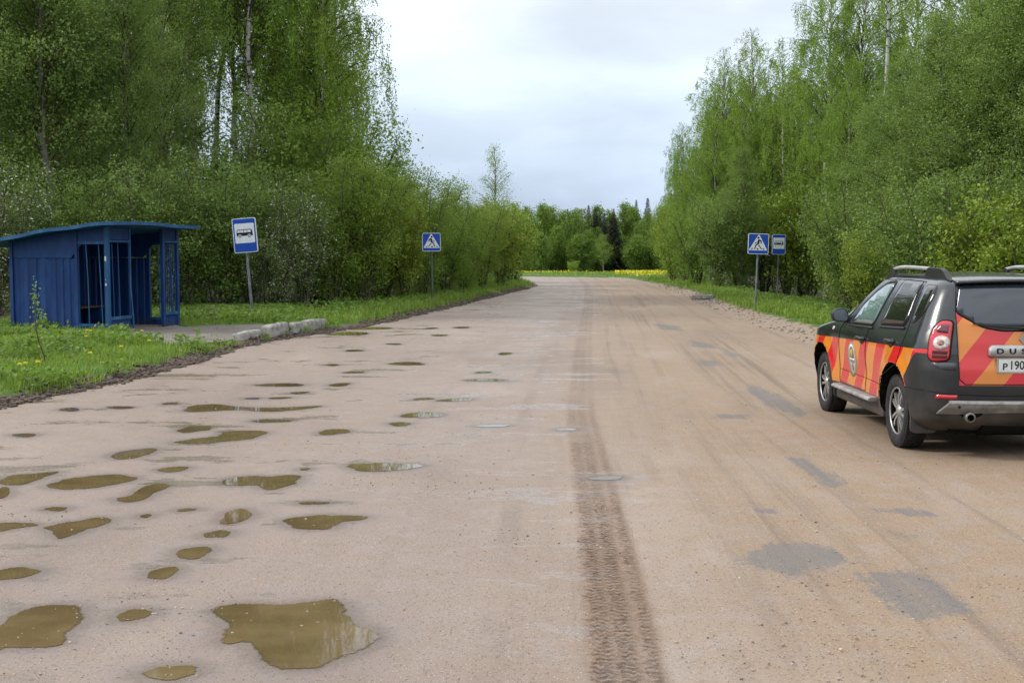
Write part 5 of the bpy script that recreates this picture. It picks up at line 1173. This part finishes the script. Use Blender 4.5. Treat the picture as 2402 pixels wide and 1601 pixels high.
# ---- things laid on the body surface
def cast(o, d):
    h = bvh0.ray_cast(Vector(o), Vector(d)); return h[0]
def side_p(sg): return (lambda y, z: (Vector((3 * sg, y, z)), Vector((-sg, 0, 0))))
rear_p = lambda x, z: (Vector((x, -5, z)), Vector((0, 1, 0)))
def corner_p(sg):
    dd = Vector((-sg * .62, .785, 0)); uu = Vector((sg * .785, .62, 0))      # u runs outward round the corner
    return lambda u, z: (Vector((sg * .582, -2.0, z)) + uu * u - dd * 3, dd)
def decal(name, poly, proj, mat, parent, off=0.004, step=0.05, skirt=0.012, curve=0.0):
    bm = bmesh.new(); bm.faces.new([bm.verts.new((u, v, 0)) for u, v in poly])
    us, vs = [p[0] for p in poly], [p[1] for p in poly]
    for ax, lo, hi in ((0, min(us), max(us)), (1, min(vs), max(vs))):
        k = lo + step
        while k < hi - 1e-4:
            n = Vector((1, 0, 0)) if ax == 0 else Vector((0, 1, 0))
            bmesh.ops.bisect_plane(bm, geom=list(bm.verts) + list(bm.edges) + list(bm.faces), plane_co=n * k, plane_no=n); k += step
    bad = []
    for v in bm.verts:
        o, d = proj(v.co.x, v.co.y); h = cast(o, d)
        if h is None: bad.append(v); continue
        v.co = h - d * off
    if bad: bmesh.ops.delete(bm, geom=bad, context='VERTS')
    d0 = proj((min(us) + max(us)) / 2, (min(vs) + max(vs)) / 2)[1]
    bm.normal_update()
    for f in bm.faces:
        f.smooth = True
        if f.normal.dot(d0) > 0: f.normal_flip()
    if skirt:
        ed = [e for e in bm.edges if e.is_boundary]; r = bmesh.ops.extrude_edge_only(bm, edges=ed)
        for g in r['geom']:
            if isinstance(g, bmesh.types.BMVert): g.co += d0 * skirt
            if isinstance(g, bmesh.types.BMFace): g.smooth = False
    me = bpy.data.meshes.new(name); bm.to_mesh(me); bm.free()
    for m_ in (mat if isinstance(mat, (list, tuple)) else [mat]): me.materials.append(m_)
    return link(bpy.data.objects.new(name, me), parent)
def roundp(poly, r=0.03, n=4):
    out = []; m_ = len(poly)
    for i in range(m_):
        p0, p1, p2 = (Vector(poly[(i + k) % m_]) for k in (-1, 0, 1)); a, b = p0 - p1, p2 - p1
        rr = min(r, a.length * .45, b.length * .45); A, B = p1 + a.normalized() * rr, p1 + b.normalized() * rr
        for k in range(n + 1): t = k / n; out.append(tuple(A * (1 - t) ** 2 + p1 * 2 * t * (1 - t) + B * t * t))
    return out
def grow_poly(poly, d):
    n = len(poly); ar = sum(poly[i][0] * poly[(i + 1) % n][1] - poly[(i + 1) % n][0] * poly[i][1] for i in range(n)); sgn = 1 if ar > 0 else -1; out = []
    for i in range(n):
        p0, p2 = Vector(poly[i - 1]), Vector(poly[(i + 1) % n]); t = (p2 - p0).normalized(); out.append((poly[i][0] + t.y * d * sgn, poly[i][1] - t.x * d * sgn))
    return out
def seam(pts, proj, mat, parent, name="seam", r=0.0045, closed=False):
    P = []
    n = len(pts)
    for i in range(n - (not closed)):
        a, b = Vector(pts[i]), Vector(pts[(i + 1) % n]); k = max(1, int((b - a).length / .05))
        for j in range(k):
            q = a + (b - a) * j / k; P.append(q)
    if not closed: P.append(Vector(pts[-1]))
    W3 = []
    for q in P:
        o, d = proj(q.x, q.y); h = cast(o, d)
        if h is not None: W3.append(h - d * 0.0008)
    if closed: W3.append(W3[0])
    m_ = MB(); m_.tube(W3, r, 5, 0, False); return m_.build(name, mat, parent)
WIN_F = roundp([(.27, 1.085), (.12, 1.27), (-.14, 1.42), (-.34, 1.50), (-.585, 1.518), (-.44, 1.105)], .05)
WIN_R = roundp([(-.70, 1.125), (-1.36, 1.16), (-1.41, 1.22), (-1.34, 1.525), (-.80, 1.53)], .04)
WIN_Q = roundp([(-1.56, 1.18), (-1.64, 1.20), (-1.78, 1.30), (-1.80, 1.42), (-1.77, 1.525), (-1.50, 1.525)], .05)
for sg, s_ in ((-1, 'L'), (1, 'R')):
    P = side_p(sg); fd, rd = CARP['front_door' + s_], CARP['rear_door' + s_]
    for dr, win, gl in ((fd, WIN_F, VIEWG), (rd, WIN_R, TINT)):
        decal("window_frame", grow_poly(win, .035), P, SEAL, dr, .003, .08, .010)
        decal("window", win, P, gl, dr, .0065, .08, .004)
    decal("quarter_frame", grow_poly(WIN_Q, .008), P, SATIN if sg < -5 else PLAS, body, .0025, .06, .008)
    decal("quarter_window", WIN_Q, P, TINT, body, .005, .06, .004)
    seam(DOOR_F, P, SEAL, fd, closed=True); seam(DOOR_R[1:], P, SEAL, rd)
    decal("belt_strip", [(.40, 1.045), (.40, 1.062), (-.47, 1.082), (-.47, 1.062)], P, PLAS, fd, .012, .1, .014)
    decal("belt_strip", [(-.66, 1.088), (-.66, 1.106), (-1.42, 1.135), (-1.42, 1.115)], P, PLAS, rd, .012, .1, .014)
    seam([(.64, .56), (-.28, .55)], P, SEAL, fd, "crease", .003); seam([(-.31, .55), (-.85, .54)], P, SEAL, rd, "crease", .003)
    for dr, y, z in ((fd, -.20, .945), (rd, -1.17, .985)):       # door handles with their pockets
        decal("handle_pocket", circ(y - .01, z - .015, .075, 18, .042), P, PLAS, dr, .002, .04, .006)
        x = cast((3 * sg, y, z), (-sg, 0, 0)).x
        h = MB(); h.tube([(x + .004 * sg, y + .105, z), (x + .036 * sg, y + .075, z + .004), (x + .042 * sg, y, z + .006), (x + .036 * sg, y - .08, z + .004), (x + .004 * sg, y - .10, z)], [.014, .018, .02, .02, .014], 8); h.build("handle", PLAS, dr)
    # side indicator
    decal("side_indicator", circ(.93, .985, .035, 14, .022), P, TAILW, body, .006, .03, .01)
    # mirror
    mr = MB(); zc, yc = 1.145, .50
    prof = roundp([(-.86, 1.075), (-1.015, 1.085), (-1.035, 1.15), (-1.0, 1.215), (-.885, 1.225), (-.855, 1.15)], .04)
    if sg > 0: prof = [(-x, z) for x, z in prof]
    n_ = len(prof); cx = sum(p[0] for p in prof) / n_; cz = sum(p[1] for p in prof) / n_; vs = []
    for y, k in ((.455, 1.0), (.47, 1.04), (.53, 1.02), (.585, .8), (.61, .45)): vs += [(cx + (x - cx) * k, y, cz + (z - cz) * k) for x, z in prof]
    fs = [(r_ * n_ + k, r_ * n_ + (k + 1) % n_, (r_ + 1) * n_ + (k + 1) % n_, (r_ + 1) * n_ + k) for r_ in range(4) for k in range(n_)] + [tuple(range(n_)), tuple(range(4 * n_, 5 * n_))]
    mr.add(vs, fs, 0, True); mr.tube([(-.78 * -sg * -1 if False else .78 * sg, .47, 1.07), (.86 * sg, .50, 1.10)], [.05, .04], 8)
    mo = mr.build("side_mirror", PLAS, car)
    gl = MB(); gl.add([(cx + (x - cx) * .86, .452, cz + (z - cz) * .86) for x, z in prof] + [(cx + (x - cx) * .86, .458, cz + (z - cz) * .86) for x, z in prof], [tuple(range(n_)), tuple(reversed(range(n_, 2 * n_)))] + [(k, (k + 1) % n_, n_ + (k + 1) % n_, n_ + k) for k in range(n_)])
    gl.build("mirror_glass", mat_glass("mirror_face", (0.09, 0.115, 0.135)) if sg < 0 else VIEWG, mo)
    # step bar, rocker panel, mud flaps
    st = MB(); st.prism(roundp([(-.975, .362), (-.975, .384), (-.95, .398), (-.84, .398), (-.84, .362)], .015, 3), -.74, .68, 0, Matrix(((-sg, 0, 0, 0), (0, 0, 1, 0), (0, 1, 0, 0), (0, 0, 0, 1))))
    st.build("step_bar", mat_plain("worn_aluminium", (0.27, 0.265, 0.255), 0.5, 0.5, 0.35, var=0.3, vs=7), car, 0)
    rk = MB(); rk.box((min(.70 * sg, .872 * sg), -.885, .225), (max(.70 * sg, .872 * sg), .885, .395)); rk.build("rocker_panel", PLAS, car, .02)
    for yw, nm in ((-WB - .47, "mud_flap"), (WB - .49, "mud_flap")):
        fl = MB(); xs2 = sorted((.66 * sg, .90 * sg)); 
        ff = roundp([(xs2[0], .20 if yw < 0 else .22), (xs2[1], .20 if yw < 0 else .22), (xs2[1], .46), (xs2[0], .46)], .05)
        fl.prism(ff, yw - .012, yw + .012, 0, Matrix(((1, 0, 0, 0), (0, 0, 1, 0), (0, 1, 0, 0), (0, 0, 0, 1)))); fl.build(nm, PLAS, car)
    # roof rail: dark feet, silver bar between
    xr = .565 * sg
    def rz_(y): h = cast((xr, y, 3), (0, 0, -1)); return h.z if h else 1.58
    def rail_x(y): return (.575 - .02 * max(0, -y - .8)) * sg
    rb = MB()
    ys1 = np.linspace(.10, -1.82, 22); vs = []
    for y in ys1:
        t = (y + .86) / .96; x = rail_x(y); zb = rz_(y) - .006
        zt1 = zb + .022
        vs += [(x - .022 * sg, y, zb), (x + .022 * sg, y, zb), (x + .016 * sg, y, zt1), (x - .016 * sg, y, zt1)]
    fs = []
    for k in range(21):
        a = 4 * k
        for q in range(4): fs.append((a + q, a + (q + 1) % 4, a + 4 + (q + 1) % 4, a + 4 + q))
    rb.add(vs, fs + [(0, 1, 2, 3), (84, 85, 86, 87)], 0, False); 
    for ya, yb, yt0, yt1 in ((.10, -.30, -.18, -.24), (-1.15, -1.82, -1.22, -1.62)):
        pts = [(ya, rz_(ya)), (yb, rz_(yb)), ((yt1 if yt1 > yb else yb), rz_(yt1) + .086), (yt0, rz_(yt0) + .092)]
        pts = roundp(pts, .06, 4); x0, x1 = sorted((rail_x((ya + yb) / 2) - .024 * sg, rail_x((ya + yb) / 2) + .024 * sg))
        rb.prism(pts, x0, x1, 0, Matrix(((0, 0, 1, 0), (1, 0, 0, 0), (0, 1, 0, 0), (0, 0, 0, 1))))
    ro = rb.build("roof_rail", PLAS, car, 0.004)
    sb = MB(); sb.tube([(rail_x(y), y, rz_(y) + .078 + .006 * sin(pi * (y + .2) / -1.0)) for y in np.linspace(-.20, -1.24, 10)], .019, 8); sb.build("rail_bar", SATIN, ro)
# ---- rear face
RW = roundp([(-.515, 1.535), (.515, 1.535), (.575, 1.30), (.36, 1.175), (.20, 1.145), (-.20, 1.145), (-.36, 1.175), (-.575, 1.30)], .04)
tg = CARP['tailgate']
decal("rear_window_frame", grow_poly(RW, .012), rear_p, SEAL, tg, .002, .07, .008)
decal("rear_window", RW, rear_p, REARG, tg, .0045, .07, .004)
seam([(-TGX, .72), (-TGX, 1.30), (-.545, 1.54)], rear_p, SEAL, tg); seam([(TGX, .72), (TGX, 1.30), (.545, 1.54)], rear_p, SEAL, tg)
seam([(-TGX, .72), (-.53, .675), (.53, .675), (TGX, .72)], rear_p, SEAL, tg)
sp_ = MB(); vs = []                                   # roof spoiler lip
for x in np.linspace(-.55, .55, 15):
    zz_ = 1.565 + .018 * (1 - (x / .55) ** 2); yb = -1.93 - .03 * (1 - (x / .55) ** 2)
    vs += [(x, -1.80, zz_ + .016), (x, yb - .025, zz_ + .004), (x, yb - .02, zz_ - .016), (x, -1.80, zz_ - .03)]
fs = [(4 * k + q, 4 * k + (q + 1) % 4, 4 * k + 4 + (q + 1) % 4, 4 * k + 4 + q) for k in range(14) for q in range(4)] + [(0, 1, 2, 3), (56, 57, 58, 59)]
sp_.add(vs, fs, 0, True); sp_.build("spoiler", LIVT, tg)
wp = MB(); wp.tube([(.02, -2.10, 1.165), (-.10, -2.09, 1.17), (-.45, -2.075, 1.20)], [.012, .009, .006], 6); wp.lathe([(.001, 0), (.028, 0), (.028, .03), (.001, .03)], 14, 0, Matrix.Translation((.02, -2.10, 1.165)) @ Matrix.Rotation(pi / 2, 4, 'Z')); wp.build("wiper", PLAS, tg)
# badge bar, plate, lettering
decal("badge_bar", roundp([(-.325, .918), (-.325, .985), (-.30, 1.017), (.30, 1.017), (.325, .985), (.325, .918)], .02), rear_p, SATIN, tg, .030, .06, .032)
def text(name, s, size, loc, mat, parent, spacing=1.0, ext=0.0012, sx=1.0):
    cu = bpy.data.curves.new(name, 'FONT'); cu.body = s; cu.size = size; cu.align_x = 'LEFT'; cu.align_y = 'CENTER'; cu.extrude = ext; cu.space_character = spacing; cu.offset = 0.0012
    cu.materials.append(mat); o = bpy.data.objects.new(name, cu); COL.objects.link(o); bpy.context.view_layer.update(); me_ = bpy.data.meshes.new_from_object(o.evaluated_get(bpy.context.evaluated_depsgraph_get())); bpy.data.objects.remove(o); o = link(bpy.data.objects.new(name, me_), parent); o.location = loc; o.rotation_euler = (pi / 2, 0, 0); o.scale = (sx, 1, 1); return o
yb = cast((0, -5, .967), (0, 1, 0)).y - .031
for ch, x in zip("DUSTER", (-.265, -.155, -.048, .062, .165, .245)): text("badge_letter", ch, .066, (x, cast((x + .03, -5, .967), (0, 1, 0)).y - .034, .964), SEAL, tg, 1, .003, 1.35)
px0, pz0 = .005, .842; yp = cast((-.2, -5, pz0), (0, 1, 0)).y - .022
pf = MB(); pf.prism(rrect(.536, .130, .012, 4), -.02, 0, 0, Matrix.Translation((px0, yp, pz0)) @ SF); pfo = pf.build("plate_frame", SATIN, tg)
pp_ = MB(); pp_.prism(rrect(.512, .108, .008, 4), 0.0003, .002, 0, Matrix.Translation((px0, yp, pz0)) @ SF); ppo = pp_.build("number_plate", PLATE, pfo)
text("lettering", "P", .082, (px0 - .225, yp - .0028, pz0 - .012), SIGN_BLACK, ppo, 1, .0006, 1.1); text("lettering", "190", .106, (px0 - .166, yp - .0028, pz0), SIGN_BLACK, ppo, 1.02, .0006, .84)
dia = MB()                                            # diamond emblem at the middle of the tailgate
ye = cast((0, -5, 1.07), (0, 1, 0)).y
dia.prism([(-.052, 1.07), (0, 1.135), (.052, 1.07), (.022, 1.07), (0, 1.098), (-.022, 1.07)], -ye + .001, -ye + .018, 0, SF); dia.prism([(-.052, 1.07), (-.022, 1.07), (0, 1.042), (.022, 1.07), (.052, 1.07), (0, 1.005)], -ye + .001, -ye + .018, 0, SF); dia.build("diamond_emblem", SATIN, tg)
# tail lamps wrapped round the corners
for sg in (-1, 1):
    CP = corner_p(sg); z0, z1 = .875, 1.225
    po = roundp([(.006, z0 + .01), (.006, z1 - .004), (.10, z1), (.15, z1 - .045), (.185, z0 + .22), (.18, z0 + .03), (.14, z0 - .005)], .035)
    decal("lamp_gasket", grow_poly(po, .012), CP, SEAL, car, .004, .04, .02)
    tl = decal("tail_light", po, CP, TAILR, car, .012, .03, .012)
    decal("lamp_lens", roundp([(.03, 1.13), (.03, 1.195), (.11, 1.195), (.13, 1.15), (.13, 1.125), (.03, 1.115)], .02), CP, TAILD, tl, .0135, .03, .003)
    decal("reversing_lens", circ(.078, 1.035, .064, 24, .056), CP, TAILW, tl, .016, .03, .006); decal("lens_core", circ(.078, 1.035, .028, 16, .026), CP, mat_plain("lens_core", (0.30, 0.17, 0.15), 0.2, 0.5, var=.3, vs=40), tl, .019, .02, .004)
    decal("lens_ring", circ(.078, 1.035, .072, 24, .063), CP, SATIN, tl, .0145, .03, .004)
    for a in (.898, .934): decal("lower_lens", [(.018, a), (.018, a + .032), (.145, a + .032), (.145, a)], CP, TAILD, tl, .0138, .03, .003)
    decal("reflector", [(.60 * sg, .545), (.60 * sg, .580), (.76 * sg, .580), (.77 * sg, .545)], rear_p, TAILR, CARP['rear_bumper'], .006, .04, .008)
seam([(-.86, .61), (-.70, .59), (-.30, .575), (.30, .575), (.70, .59), (.86, .61)], rear_p, SEAL, CARP['rear_bumper'], r=.004); seam([(-1.73, .615), (-1.98, .612)], side_p(-1), SEAL, CARP['rear_bumper'], r=.004)
# ledge of the bumper
for sg in (-1, 1): decal("bumper_shoulder", roundp([(.60 * sg, .80), (.60 * sg, .862), (.80 * sg, .862), (.79 * sg, .83), (.70 * sg, .80)], .015), rear_p, mat_plain("bumper_grey", (0.055, 0.06, 0.068), 0.35), CARP['rear_bumper'], .006, .04, .01)
SKP = [(-.76, .385), (-.66, .53), (.66, .53), (.76, .385), (.30, .36), (-.30, .36)]
sk = MB(); vs = []
cols = np.linspace(-1, 1, 25)
for c in cols:
    a = abs(c); xt, xb = .665 * c, .76 * c; bow = .045 * (1 - c * c) - .10 * max(0, a - .8) ** 1.2
    yt_ = -2.135 - bow; vs += [(xt, yt_ - .012, .532), (xt, yt_ - .03, .508), (xt * 1.055, yt_ - .015, .47), (xb, yt_ + .03, .41), (xb * .98, yt_ + .12, .395), (xt, yt_ + .06, .53)]
fs = [(6 * k + q, 6 * k + (q + 1) % 6, 6 * k + 6 + (q + 1) % 6, 6 * k + 6 + q) for k in range(24) for q in range(6)] + [tuple(range(6)), tuple(range(144, 150))]
sk.add(vs, fs, 0, False); sko = sk.build("skid_plate", mat_plain("scuffed_silver", (0.22, 0.215, 0.205), 0.5, 0.5, 0.3, var=0.3, vs=8), car)
bo_ = MB()
for x in (-.62, .62): bo_.lathe([(.001, 0), (.012, 0), (.012, .01), (.001, .01)], 10, 0, Matrix.Translation((x, -2.16, .485)) @ Matrix.Rotation(pi / 2, 4, 'Z'))
b1 = MB(); b1.lathe([(.001, 0), (.011, 0), (.011, .012), (.001, .012)], 10, 0, Matrix.Translation((-.585, -2.158, .478)) @ Matrix.Rotation(-pi / 2, 4, 'Z')); b1.build("bolt", SEAL, sko)
ex = MB(); EM_ = Matrix.Translation((-.49, -2.185, .385)) @ Matrix.Rotation(pi / 2, 4, 'Z')
ex.lathe([(.030, 0), (.044, 0), (.046, .01), (.046, .22), (.030, .22)], 22, 0, EM_); ex.lathe([(.0301, .001), (.0301, .2), (.001, .2)], 22, 1, EM_); ex.build("exhaust_pipe", [mat_plain("sooty_steel", (0.20, 0.185, 0.165), 0.4, 0.5, 0.6), DARK], car)
for sg in (-1,): decal("exhaust_recess_shade", circ(-.47, .42, .10, 18, .045), rear_p, DARK, car, .002, .05, .0)  # flat dark ellipse, shade of a hollow round the pipe painted on
# floor pan, spare tank, axle
fp = MB(); fp.box((-.60, -1.95, .215), (.60, 1.85, .30)); fp.tube([(-.35, -1.98, .30), (.35, -1.98, .30)], .095, 12); fp.tube([(-.74, -WB, .33), (.74, -WB, .33)], .05, 8); fp.build("underbody", DARK, car, 0.01)
# livery emblem on the front door
for sg, s_ in ((-1, 'L'), (1, 'R')):
    P = side_p(sg); ey, ez = .16, .70
    eb = decal("door_emblem", circ(ey, ez, .165, 28, .185), P, EM_GREY, CARP['front_door' + s_], .0022, .06, .002)
    sh_ = [(ey + a * .112, ez + b * .152) for a, b in ((0, -1.05), (.45, -.72), (.82, -.2), (.95, .3), (.8, .75), (.45, 1.0), (0, 1.06), (-.45, 1.0), (-.8, .75), (-.95, .3), (-.82, -.2), (-.45, -.72))]
    decal("emblem_shield", sh_, P, EM_W, eb, .0034, .05, .001); decal("emblem_field", [(ey + (y - ey) * .84, ez + (z - ez) * .87) for y, z in sh_], P, EM_V, eb, .0044, .05, .001)
    decal("emblem_arch", roundp([(ey - .045, ez + .012), (ey + .045, ez + .012), (ey + .045, ez + .11), (ey, ez + .135), (ey - .045, ez + .11)], .03), P, EM_K, eb, .0052, .05, .001)
    decal("emblem_tower", roundp([(ey - .028, ez + .018), (ey + .028, ez + .018), (ey + .030, ez + .09), (ey, ez + .112), (ey - .030, ez + .09)], .02), P, EM_Y, eb, .006, .05, .001)
    decal("emblem_bar", [(ey - .09, ez - .008), (ey + .09, ez - .008), (ey + .09, ez + .010), (ey - .09, ez + .010)], P, EM_W, eb, .0054, .05, .001)
    for a, b in ((-.05, -.045), (.05, -.045), (-.055, -.062), (.055, -.062)): decal("emblem_bar", [(ey + a - .03, ez + b - .004), (ey + a + .03, ez + b - .004), (ey + a + .03, ez + b + .004), (ey + a - .03, ez + b + .004)], P, EM_W, eb, .0054, .05, .001)
# ---- wheels
def wheel(sg, yc):
    M = Matrix.Translation((.672 * sg if False else 0, 0, 0))
    wo = bpy.data.objects.new("wheel", None); link(wo, car); wo.location = (.785 * sg, yc, RT); wo.rotation_euler = (0.3 if yc > 0 else 0.95, 0, 0 if sg > 0 else pi)
    h = .1075
    ty = MB(); prof = [(.222, -h + .02), (.245, -h + .004), (.285, -h), (.315, -h + .006), (.333, -h + .022), (.341, -h + .045), (.343, -.03), (.343, .03), (.341, h - .045), (.333, h - .022), (.315, h - .006), (.285, h), (.245, h - .004), (.222, h - .02)]
    ty.lathe(prof, 72)
    for k in range(72):                                 # tread blocks on the shoulders
        a = 2 * pi * k / 72; R_ = Matrix.Rotation(a, 4, 'X')
        for x0, x1, o in ((h - .050, h - .012, 0), (-h + .012, -h + .050, 0), (.012, .045, .5), (-.045, -.012, .5)):
            b = Matrix.Rotation(a + o * 2 * pi / 72, 4, 'X'); zt2 = .3475 if abs(x0 + x1) < .09 else .341
            ty.box((x0, -.0088, .328), (x1, .0088, zt2), 0, b)
    to = ty.build("tyre", RUB, wo, fix=False)
    bm = bmesh.new(); bm.from_mesh(to.data); bmesh.ops.recalc_face_normals(bm, faces=bm.faces); bm.to_mesh(to.data); bm.free()
    rim = MB(); rim.lathe([(.226, h - .022), (.219, h - .012), (.212, h - .016), (.209, h - .024)], 48, 0); rim.lathe([(.209, h - .024), (.205, h - .07), (.19, -h + .04), (.226, -h + .03)], 48, 1)
    rim.lathe([(.199, h - .075), (.12, h - .085), (.001, h - .085)], 32, 1)
    for k in range(5):
        for s2 in (-1, 1):
            a = 2 * pi * k / 5; R_ = Matrix.Rotation(a, 4, 'X'); x0 = h - .022
            p0 = (.016 * s2, .045); p1 = (.046 * s2 , .208); w0, w1 = .011, .0155
            vs = []
            for (y, r_), w_ in ((p0, w0), ((.026 * s2, .12), .0125), (p1, w1)):
                dx_ = x0 - (.012 if r_ < .1 else .004 if r_ < .15 else .012)
                vs += [(dx_, y - w_, r_), (dx_, y + w_, r_), (dx_ - .03, y + w_ * 1.2, r_), (dx_ - .03, y - w_ * 1.2, r_)]
            fs = [(4 * q + e, 4 * q + (e + 1) % 4, 4 * q + 4 + (e + 1) % 4, 4 * q + 4 + e) for q in range(2) for e in range(4)] + [(0, 1, 2, 3), (8, 9, 10, 11)]
            rim.add(vs, fs, 0, False, R_)
    rim.lathe([(.001, h - .018), (.03, h - .019), (.036, h - .026), (.058, h - .032), (.062, h - .05)], 24, 0)
    rim.build("rim", [ALLOY, DARK], wo)
    return wo
w0 = wheel(-1, -WB)
for sg, yc in ((-1, WB), (1, -WB), (1, WB)):
    w_ = w0.copy(); COL.objects.link(w_); w_.location = (.785 * sg, yc, RT); w_.rotation_euler = (0.3 if yc > 0 else 0.95, 0, 0 if sg > 0 else pi)
    for ch in list(w0.children): c = ch.copy(); COL.objects.link(c); c.parent = w_
